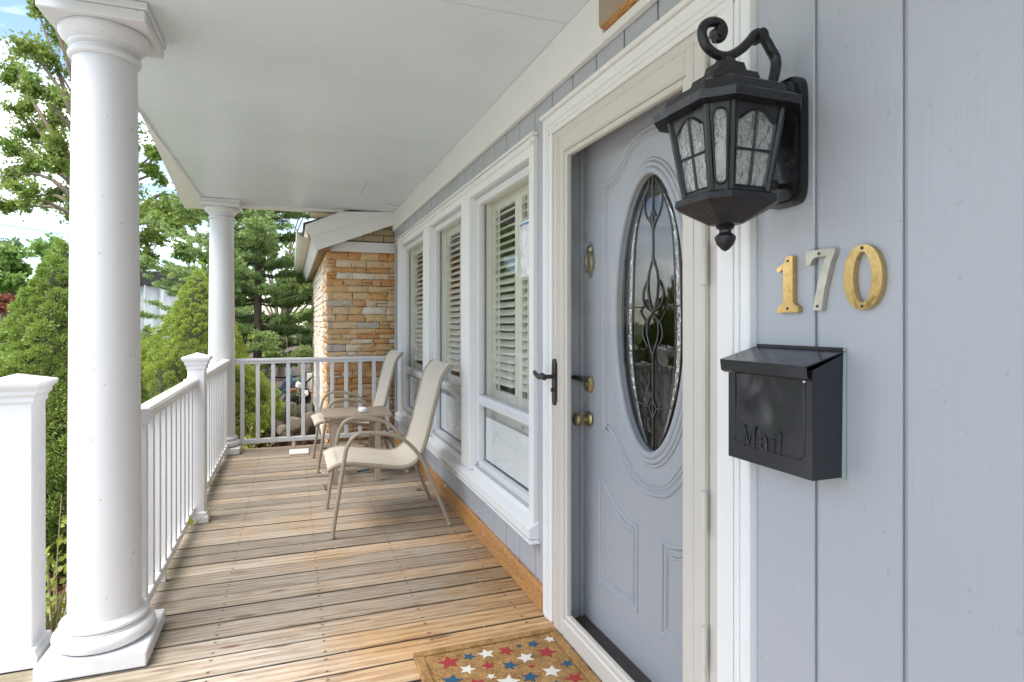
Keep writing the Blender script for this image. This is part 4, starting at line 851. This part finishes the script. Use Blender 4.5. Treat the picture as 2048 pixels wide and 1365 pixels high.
# ---- dwarf conical spruces
def dwarf(x, y, h, r, label, mat, seed, nclump=420, per=150):
    global rng
    rng = np.random.default_rng(seed); z0 = GZ; t = thing('conical_shrub', label, 'shrub', (x, y, z0), 'dwarf conical spruces by the porch')
    sq = (np.arange(nclump)+rng.random(nclump)*.9)/nclump; u = 1-np.sqrt(sq*.998); v = np.minimum(1, u); a = np.arange(nclump)*2.39996+rng.normal(size=nclump)*.06
    prof = lambda q: r*np.minimum(1, (1-q)**.92*1.12)*(1-.35*np.maximum(0, .16-q)/.16)
    lump = 1+.12*np.sin(a*3+v*9)+.08*np.sin(a*5-v*14); cr = prof(v)*lump*(.93+.10*rng.random(nclump))
    C = np.stack([x+cr*np.cos(a), y+cr*np.sin(a), z0+.05+v*(h-.10)], 1); C[0] = (x, y, z0+h-.06)
    out = unit(np.stack([np.cos(a), np.sin(a), .55+0*a], 1)); rad = (.045+.085*rng.random(nclump)**1.5)*(.62+.5*(1-v))
    D = rnd_dir(nclump*per).reshape(nclump, per, 3); D = unit(D+out[:, None]*.75); rr = rad[:, None, None]*(.55+.5*rng.random((nclump, per, 1)))
    P = (C[:, None]+D*rr*np.array([1, 1, .75])).reshape(-1, 3); A = unit(D.reshape(-1, 3)+.7*rnd_dir(nclump*per)+np.array([0, 0, .25]))
    V = leaves(P, A, .019+.016*rng.random(len(P)), .32); cloud_mesh('foliage', mat, V, QUAD, t, (x, y, z0+h/2))
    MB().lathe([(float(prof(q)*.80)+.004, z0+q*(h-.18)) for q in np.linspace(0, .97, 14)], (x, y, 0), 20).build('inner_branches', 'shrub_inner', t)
    MB().tube([(x, y, z0-.05), (x, y, z0+h*.5)], [.05, .02], 8).build('trunk', 'bark', t)
p = atD(118, 640, 4.62); dwarf(p[0], p[1], 2.42, .86, 'large deep green conical shrub behind the near column', 'dwarf_green', 21, 760, 330)
p = atD(398, 640, 8.3); dwarf(p[0], p[1], 2.62, .98, 'bright lime green conical shrub beside the far column', 'dwarf_lime', 22, 700, 250)
# ---- blue green spruce behind the end of the porch
def spruce(x, y, h, r, label, seed, zlow=.5, trunk_r=.07, dens=1.0):
    global rng
    rng = np.random.default_rng(seed); t = thing('spruce_tree', label, 'tree', (x, y, GZ)); tr = MB(); pth = [(x+.03*math.sin(q*3), y, GZ-.05+q*h) for q in np.linspace(0, 1, 9)]
    tr.tube(pth, [trunk_r*(1-.85*q)+.008 for q in np.linspace(0, 1, 9)], 10).build('trunk', 'bark', t, smooth=60)
    br = MB(); PP = []; AA = []; z = zlow
    while z < h-.15:
        f = (z-zlow)/(h-zlow); L_ = r*(1-f)**.8*(.8+.4*rng.random())+.15; nb = 7 if z > .9 else 5
        for b_ in range(nb):
            a = rng.random()*6.283; L1 = L_*(.7+.45*rng.random()); d = np.array([math.cos(a), math.sin(a), 0]); s0 = np.array([x, y, GZ+z+.1*rng.random()])
            ts = np.linspace(0, 1, 7); pts = [s0+d*L1*q+np.array([0, 0, -.22*L1*q+.34*L1*q*q]) for q in ts]; br.tube(pts, [.016*(1-.8*q)+.003 for q in ts], 5)
            if z < 1.0 and rng.random() < .6: continue
            ntw = int(9+L1*9*dens)
            for w_ in range(ntw):
                q = .12+.88*rng.random(); c = s0+d*L1*q+np.array([0, 0, -.22*L1*q+.34*L1*q*q]); side = rng.choice((-1, 1)); pd = np.array([-d[1], d[0], 0])*side
                td = unit(pd*.85+d*.75+np.array([0, 0, rng.uniform(-.15, .45)])); tl = (.12+.30*(1-q)*L1*.5+.12*rng.random()); m = int(46*tl/.25*dens)+8
                k = rng.random(m)[:, None]; PP.append(c+td*tl*k); AA.append(unit(td*.8+rnd_dir(m)*.95+np.array([0, 0, .25])))
        z += .20+.10*rng.random()
    br.build('branch', 'twig', t); P = np.concatenate(PP); A = np.concatenate(AA)
    cloud_mesh('needles', 'spruce_green', leaves(P, A, .045+.03*rng.random(len(P)), .20), QUAD, t, (x, y, GZ+h/2))
p = atD(513, 640, 11.0); spruce(p[0], p[1], 6.6, 2.0, 'tall blue green spruce tree behind the end railing', 31, trunk_r=.085, dens=1.7)
# ---- leafy tree made of limbs and leaf clusters
def leafy(name, label, base, trunk_r, fork_z, clusters, mat, lsize, per, seed, group=None, lob=True, limb=True):
    global rng
    rng = np.random.default_rng(seed); t = thing(name, label, 'tree', base, group); b = MB(); base = np.array(base, float); fork = base+np.array([0, 0, fork_z])
    b.tube([base+np.array([0, 0, -.1]), base+np.array([.06, 0, fork_z*.5]), fork], [trunk_r*1.25, trunk_r, trunk_r*.8], 10).build('trunk', 'bark', t, smooth=60)
    lm = MB(); PP = []; AA = []; SS = []
    for (c, rad) in clusters:
        c = np.array(c); mid = fork+(c-fork)*.5+np.array([0, 0, .12*np.linalg.norm(c-fork)])+rng.normal(size=3)*.15
        if limb: lm.tube(smoothpath([fork, mid, c], 4), [trunk_r*.42*(1-.88*q)+.006 for q in np.linspace(0, 1, 9)], 6)
        nt_ = int(10*max(.5, rad/.6))
        for q in range(nt_):
            e = c+rnd_dir(1)[0]*rad*(.45+.55*rng.random())*np.array([1, 1, .75])
            if limb: lm.tube([c, (c+e)/2+rng.normal(size=3)*.05, e], [.012, .008, .003], 4)
            m = int(per/nt_)+1; k = rng.random((m, 1))**.6; PP.append(c+(e-c)*k+rng.normal(size=(m, 3))*rad*.13); AA.append(unit((e-c)[None]*.5/rad+rnd_dir(m)+np.array([0, 0, -.35]))); SS.append(lsize*(.65+.6*rng.random(m)))
    if limb: lm.build('limb', 'bark', t)
    P = np.concatenate(PP); A = np.concatenate(AA); S = np.concatenate(SS)
    if lob:
        V = lobed(P, A, S); cloud_mesh('crown', mat, V, [(0, 1, 9, 0)][:0] or [(1, 2, 3, 9), (9, 10, 11, 1), (3, 4, 5, 9), (5, 7, 8, 9), (0, 1, 11, 11)][:4], t, tuple(P.mean(0)))
    else: cloud_mesh('crown', mat, leaves(P, A, S, .62), QUAD, t, tuple(P.mean(0)))
    return t
OK_ = [(75, 20, 40), (120, 60, 38), (55, 95, 40), (110, 130, 42), (30, 150, 34), (75, 180, 38), (125, 200, 44), (40, 215, 30), (95, 245, 40), (60, 270, 34), (25, 290, 38), (110, 300, 40), (70, 325, 34), (20, 350, 38), (55, 385, 36), (100, 390, 30), (20, 410, 28), (130, 330, 32),
       (170, 60, 60), (230, 120, 60), (190, 200, 60), (250, 260, 50), (180, 320, 50), (230, 380, 50), (305, 310, 24), (312, 345, 22), (150, 420, 34), (300, 415, 40), (345, 420, 40), (390, 425, 36), (330, 450, 34), (298, 470, 34), (370, 400, 34), (250, 30, 60), (140, -40, 70), (60, -70, 60), (200, -110, 80), (300, 520, 26)]
D0 = 13.0; cl = [(atD(a, b_, D0+rng.uniform(-1.2, 1.2)), r_*D0/FPX*1.35) for a, b_, r_ in OK_]
bs = atD(222, 640, D0); leafy('oak_tree', 'broad leafy oak tree at upper left behind the near column', (bs[0], bs[1], GZ), .17, 3.6, cl, 'oak_green', .105, 760, 41)
def blob(cpx, cpy, d, w_px, h_px, n, seed):
    r_ = np.random.default_rng(seed); out = []
    for _ in range(n): out.append((atD(cpx+r_.uniform(-.5, .5)*w_px, cpy+r_.uniform(-.5, .5)*h_px, d+r_.uniform(-.8, .8)), r_.uniform(.35, .6)))
    return out
for i, (cx_, cy_, d, w_, h_, n, mt, lb) in enumerate([(40, 560, 17, 150, 100, 16, 'hedge_green', 'round leafy green tree at the left edge behind the large shrub'), (150, 545, 20, 130, 120, 16, 'hedge_green', 'taller green tree peeking out just left of the near column'),
        (5, 500, 26, 60, 50, 7, 'pale_green', 'pale wispy treetop at the far left edge'), (300, 700, 14, 90, 40, 6, 'hedge_green', 'low dark bush seen between near column and lime shrub'),
        (560, 560, 19, 240, 330, 34, 'oak_green', 'dense leafy tree far behind the spruce'), (440, 560, 21, 160, 260, 20, 'hedge_green', 'leafy green tree behind the far column')]):
    bs = atD(cx_, 640, d); leafy('background_tree', lb, (bs[0], bs[1], GZ), .10, 1.4, blob(cx_, cy_, d, w_, h_, n, 60+i), mt, .16, 420, 70+i, 'trees beyond the porch', lob=False)
bs = atD(12, 608, 12.5); leafy('red_shrub', 'dark red leaved shrub at the left edge above the white fence', (bs[0], bs[1], GZ), .04, .9, [(c_, .22) for c_, _ in blob(4, 608, 12.5, 40, 20, 7, 90)], 'red_leaf', .08, 220, 91, lob=False)
# ---- neighbour's carport with a draped sheet, white fence
q0 = atD(318, 640, 19); nx_, ny_ = q0[0], q0[1]; nb = thing('carport', 'neighbouring carport with dark flat roof edge and white draped sheet', 'carport', (nx_, ny_, GZ))
zr0 = CAMH+(645-580-10)/FPX*19; zr1 = CAMH+(645-543)/FPX*19
MB().box(nx_-1.6, nx_+.75, ny_, ny_+4, zr0+.28, zr1, .02).build('roof', 'roof_dark', nb)
n = 24; vs = []; fs = []
for j in range(9):
    for i in range(n+1): vs.append((nx_-1.5+2.05*i/n, ny_+.12+.09*math.sin(i*1.1+j*.35)+.05*math.sin(i*2.3), GZ+1.05+(zr0+.30-GZ-1.05)*j/8))
for j in range(8):
    for i in range(n): a = j*(n+1)+i; fs.append((a, a+1, a+n+2, a+n+1))
MB().add(vs, fs).build('draped_sheet', 'tarp_white', nb, smooth=60)
for xx in (nx_-1.5, nx_+.62): MB().box(xx-.05, xx+.05, ny_+.35, ny_+.45, GZ, zr0+.279).build('post', 'roof_dark', nb)
MB().box(nx_-1.5, nx_+.6, ny_+3.8, ny_+3.9, GZ, zr0+.27).build('back_wall', 'tarp_white', nb)
fx = atD(-40, 640, 15.5); gx_ = atD(420, 640, 15.5); a = Vector((fx[0], fx[1], GZ)); b_ = Vector((gx_[0], gx_[1], GZ)); d = b_-a; ln = d.length; d.normalize(); fe = thing('white_fence', 'low white board fence beyond the conical shrubs', 'fence', a)
bd0 = None; kk_ = int(ln/.152)
for i in range(kk_):
    c = a+d*(i+.5)*.152
    if bd0 is None: bd0 = MB().box(-.07, .07, -.011, .011, 0, 1.55, .004).build('board', 'vinyl_white', None, org=(0, 0, 0)).data; bpy.data.objects.remove(COL.objects['board'])
    o = mk('board', bd0, fe, c+Vector((0, 0, .03))); o.rotation_euler = (0, 0, math.atan2(d.y, d.x))
# ---- utility wire
a = atD(-60, 436, 24); b_ = atD(330, 476, 24); tag(MB().tube([Vector(a).lerp(Vector(b_), t_)+Vector((0, 0, -.25*math.sin(math.pi*t_))) for t_ in np.linspace(0, 1, 13)], .011, 5).build('overhead_wire', 'black_plastic'), 'dark overhead utility wire crossing the sky at left', 'wire')
# ---- front yard seen in the door glass: board fence and hedge trees
yf = thing('yard_fence', 'brown wooden board fence along the front yard', 'fence', (-11, 6, GZ)); me = None
for i in range(110):
    if me is None: me = MB().box(-.012, .012, -.072, .072, 0, 1.8, .004).build('board', 'fence_wood', None, org=(0, 0, 0)).data; bpy.data.objects.remove([o for o in COL.objects if o.data == me][0])
    o = mk('board', me, yf, (-11+random.uniform(-.01, .01), -4+i*.16, GZ+.02))
for i, (x, y, hh) in enumerate(((-14, 3.5, 4.0), (-15, 7.0, 5.2), (-14, 10.5, 4.4), (-15.5, 0, 4.6), (-15, 14, 5))):
    r_ = np.random.default_rng(100+i); leafy('yard_tree', ('leafy tree behind the brown yard fence, straight across from the door', 'tallest leafy tree behind the brown yard fence', 'leafy tree behind the fence across from the windows', 'leafy tree behind the fence near the front steps', 'leafy tree at the far end of the brown fence')[i], (x, y, GZ), .13, 1.6, [((x+r_.normal()*1.1, y+r_.normal()*1.2, GZ+hh*.62+r_.normal()*hh*.16), .8) for _ in range(16)], 'oak_green', .22, 260, 110+i, 'trees behind the yard fence', lob=False)
# ---- planting bed: leaf litter, grass tuft, small plants
rng = np.random.default_rng(5); n = 5200; P = np.stack([rng.uniform(-2.9, -.92, n), rng.uniform(1.6, 9.5, n), GZ+.01+.05*rng.random(n)], 1); n2 = 1800
P = np.concatenate([P, np.stack([rng.uniform(-1.6, .34, n2), rng.uniform(6.75, 10.5, n2), GZ+.01+.05*rng.random(n2)], 1)])
A = rnd_dir(len(P))*np.array([1, 1, .35]); cloud_mesh('leaf_litter', 'dry_leaf', leaves(P, A, .05+.05*rng.random(len(P)), .6), QUAD, None, (0, 0, 0)); tag(bpy.data.objects['leaf_litter'], 'brown fallen leaves covering the planting bed', 'leaf litter', None, 'stuff')
def tuft(x, y, z, n, h, sp, mat, name, label, cat, group=None, wd=.10):
    P = np.stack([x+rng.normal(size=n)*.035, y+rng.normal(size=n)*.035, np.full(n, z)], 1); A = unit(np.stack([rng.normal(size=n)*sp, rng.normal(size=n)*sp, np.ones(n)], 1)); L_ = h*(.6+.5*rng.random(n))[:, None]
    sd = unit(np.cross(A, rnd_dir(n))); w_ = h*wd*.35; V = []
    mid = P+A*L_*.6; tip = P+A*L_*.95+np.stack([A[:, 0], A[:, 1], -np.abs(A[:, 2])*.3], 1)*L_*.35
    V = np.stack([P-sd*w_*.6, P+sd*w_*.6, mid+sd*w_, tip, mid-sd*w_], 1); o = cloud_mesh(name, mat, V, [(0, 1, 2, 3, 4)], None, (x, y, z)); return tag(o, label, cat, group)
for i, (a, b_) in enumerate(((100, 1245), (128, 1290), (92, 1300))):
    q = onZ(a, b_, GZ+.05); tuft(q[0], q[1], GZ-.01, 46, .34, .75, 'grass_blade', 'grass_tuft', ('arching grass tuft just right of the broad left post', 'arching grass tuft at the foot of the near column', 'lowest grass tuft against the broad left post base')[i], 'grass', 'grass tufts by the steps', .07)
def sprig(x, y, z, n, h, mat, label, ls=.05):
    t = thing('small_plant', label, 'plant', (x, y, z), 'small plants in the bed'); st = MB(); PP = []; AA = []
    for i in range(n):
        d = unit(np.array([rng.normal()*.6, rng.normal()*.6, 1.0])); e = np.array([x, y, z])+d*h*(.6+.5*rng.random()); st.tube([(x, y, z-.02), tuple((np.array([x, y, z])+e)/2+rng.normal(size=3)*.02), tuple(e)], [.005, .004, .002], 5); m = 12; k = rng.random((m, 1)); PP.append(np.array([x, y, z])+(e-np.array([x, y, z]))*(.35+.65*k)); AA.append(rnd_dir(m)+np.array([0, 0, .3]))
    st.build('stem', 'table_wood', t); P = np.concatenate(PP); cloud_mesh('foliage', mat, leaves(P, np.concatenate(AA), ls*(.7+.6*rng.random(len(P))), .6), QUAD, t, (x, y, z+h/2))
for i, (a, b_, d, mt, lb) in enumerate(((112, 930, 3.3, 'lime_leaf', 'twiggy plant with yellow green leaves between left post and near column'), (105, 1080, 3.2, 'lime_leaf', 'lower bare twigged plant between left post and near column'), (482, 850, 7.6, 'lime_leaf', 'bright yellow green plant at the foot of the far column'), (500, 868, 7.8, 'lime_leaf', 'small lime plant behind the first end balusters'), (545, 855, 8.3, 'hedge_green', 'low dark leafy plant by the boulders'), (585, 690, 9.0, 'hedge_green', 'leafy plant just beyond the end rail'))):
    q = atD(a, b_, d); sprig(q[0], q[1], GZ, 9, max(.35, q[2]-GZ+.12), mt, lb)
# ---- clutter beyond the end railing
def boulder(px, py, d, sx_, sy_, sz_, label, seed):
    q = atD(px, py, d); bm = bmesh.new(); bmesh.ops.create_icosphere(bm, subdivisions=3, radius=1); r_ = random.Random(seed); D = [Vector((r_.gauss(0, 1), r_.gauss(0, 1), r_.gauss(0, 1))).normalized() for _ in range(12)]
    for v in bm.verts:
        k = min([1]+[.80/max(.05, v.co.dot(dd)) for dd in D if v.co.dot(dd) > .80]); v.co = Vector((v.co.x*k*sx_, v.co.y*k*sy_, v.co.z*k*sz_))
    me = bpy.data.meshes.new('boulder'); bm.to_mesh(me); bm.free(); tag(mk('boulder', me, None, (q[0], q[1], q[2]), 'boulder'), label, 'boulder', 'boulders beyond the end railing')
boulder(590, 850, 8.2, .11, .10, .13, 'pale rounded boulder behind the middle end balusters', 1); boulder(552, 858, 8.3, .14, .10, .12, 'mossy boulder left of the pale rounded one', 2); boulder(583, 828, 8.7, .10, .08, .19, 'upright pointed stone slab behind the boulders', 3); boulder(618, 850, 8.6, .12, .12, .22, 'dark block of stone beside the stone wall corner', 4); boulder(566, 862, 8.0, .08, .07, .10, 'small tan stone between two boulders', 5)
q = atD(600, 795, 8.9); bu = thing('bucket', 'black plastic bucket tipped on its side on the stones', 'bucket', (q[0], q[1], q[2]-.12))
Mx = Matrix.Translation(Vector(q)) @ Matrix.Rotation(R(70), 4, 'Y') @ Matrix.Rotation(R(25), 4, 'X')
def trm(mb): mb.v = [tuple(Mx @ Vector(v)) for v in mb.v]; return mb
trm(MB().lathe([(.09, -.12), (.12, .10), (.126, .10), (.126, .115), (.113, .115), (.083, -.11), (.0, -.11)], (0, 0, 0), 24)).build('shell', 'black_plastic', bu, smooth=40); trm(MB().tube([(.118*math.cos(a), .118*math.sin(a), .10+.05*math.sin(a/1)) for a in np.linspace(0, math.pi, 12)], .004, 6)).build('bail', 'chair_metal', bu)
q = atD(582, 766, 9.3); sk = thing('garden_cart', 'folded dark blue garden cart with long handles among the stones', 'garden cart', (q[0], q[1], GZ))
MB().prism([(q[0]-.16, q[2]-.10), (q[0]+.10, q[2]-.12), (q[0]+.20, q[2]+.06), (q[0]-.10, q[2]+.03)], 'y', q[1], q[1]+.25).build('tub', 'blue_cloth', sk)
for (p0, p1, mt) in (((552, 800), (592, 758), 'pen_blue'), ((575, 805), (626, 752), 'black_plastic'), ((578, 770), (587, 742), 'pen_blue'), ((548, 830), (575, 790), 'black_plastic')): a, b_ = atD(*p0, 9.2), atD(*p1, 9.2); MB().tube([a, b_], .013, 8).build('handle', mt, sk, smooth=True)
MB().tube([(q[0]-.05, q[1]+.1, GZ), (q[0]-.05, q[1]+.1, q[2]-.1)], .02, 8).build('stand', 'black_plastic', sk)
q = atD(583, 785, 9.0); pt = thing('flower_pot', 'small terracotta flower pot in front of the blue cart', 'flower pot', (q[0], q[1], q[2]-.05)); MB().lathe([(.04, -.05), (.06, .03), (.068, .03), (.068, .05), (.055, .05), (.035, -.04), (0, -.04)], q, 20).build('pot', 'terracotta', pt, smooth=40); MB().lathe([(.054, .035), (.0, .04)], q, 16).build('soil', 'twig', pt)
q = atD(619, 775, 9.6); dn = thing('downspout', 'white downspout pipe by the stone wall corner', 'pipe', (q[0], q[1], GZ)); MB().box(q[0]-.04, q[0]+.04, q[1]-.03, q[1]+.03, GZ, q[2]+.22, .008).build('pipe', 'vinyl_white', dn); MB().box(q[0]-.045, q[0]+.045, q[1]-.034, q[1]+.034, q[2]-.1, q[2]-.07, .003).build('strap', 'terracotta', dn)
for i, (a, b_, r_) in enumerate(((597, 772, .06), (612, 787, .05))): q = atD(a, b_, 8.8); crumple('plastic_bag', 'tissue', (q[0], q[1], q[2]-.05), (r_, r_, r_*1.2), ('crumpled white bag above the tipped bucket', 'small white bag right of the tipped bucket')[i], 'bag', 30+i)
# ---- dry leaves on the deck
def dryleaf(x, y, label, s, seed, z=.002):
    r_ = random.Random(seed); n = 10; pts = [(0, 0), (.2, .16), (.32, .34), (.46, .16), (.62, .30), (.78, .10), (1, 0), (.78, -.10), (.62, -.30), (.46, -.16), (.32, -.34), (.2, -.16)]; a = r_.random()*6.28
    vs = []
    for th in (0, .0012):
        for (u_, v_) in pts: vs.append((x+s*(u_*math.cos(a)-v_*math.sin(a)), y+s*(u_*math.sin(a)+v_*math.cos(a)), z+th+s*(abs(v_)*.55+.35*abs(u_-.45)**2)))
    m = len(pts); fs = [(0, 1, 11), (1, 2, 3), (1, 3, 9, 11), (11, 9, 10), (3, 4, 5), (3, 5, 7, 9), (9, 7, 8), (5, 6, 7)]; fs = fs+[tuple(i+m for i in f)[::-1] for f in fs]+[(i, (i+1) % m, m+(i+1) % m, m+i) for i in range(m)]
    return tag(MB().add(vs, fs).build('dry_leaf', 'dry_leaf'), label, 'leaf', 'dry leaves on the deck')
p = onZ(833, 983, 0); dryleaf(p[0], p[1], 'curled brown leaf alone on the deck right of the front chair', .065, 1)
p = onZ(848, 955, 0); dryleaf(p[0], p[1], 'brown leaf lying against the baseboard behind the front chair', .07, 2); p = onZ(838, 940, 0); dryleaf(p[0], p[1], 'orange brown leaf farther along the baseboard', .07, 3)
for i in range(16): dryleaf(.62+.36*random.random(), 6.22+.27*random.random(), 'brown dry leaf in the pile before the end railing', .05+.04*random.random(), 20+i, .002+.012*random.random())
a, b_ = Vector((.27, 6.42, .02)), Vector((.70, 6.22, .02)); d = (b_-a).normalized(); sd = Vector((-d.y, d.x, 0))*.03
tag(MB().add([a-sd, b_-sd, b_+sd, a+sd]+[q+Vector((0, 0, .018)) for q in (a-sd, b_-sd, b_+sd, a+sd)], [(0, 3, 2, 1), (4, 5, 6, 7), (0, 1, 5, 4), (1, 2, 6, 5), (2, 3, 7, 6), (3, 0, 4, 7)]).build('loose_board', 'table_wood'), 'loose scrap board on the deck before the end railing', 'board')
n = 90; P = np.stack([rng.uniform(-.35, 1.0, n), rng.uniform(1.9, 5, n), np.full(n, .0035)], 1); P[:40, 0] = rng.uniform(.75, 1.02, 40)
o = cloud_mesh('paint_chips', 'tissue', leaves(P, rnd_dir(n)*np.array([1, 1, .08]), .003+.006*rng.random(n), .7), QUAD, None, (0, 0, 0)); tag(o, 'tiny white paint chips scattered on the deck', 'paint chips', None, 'stuff')
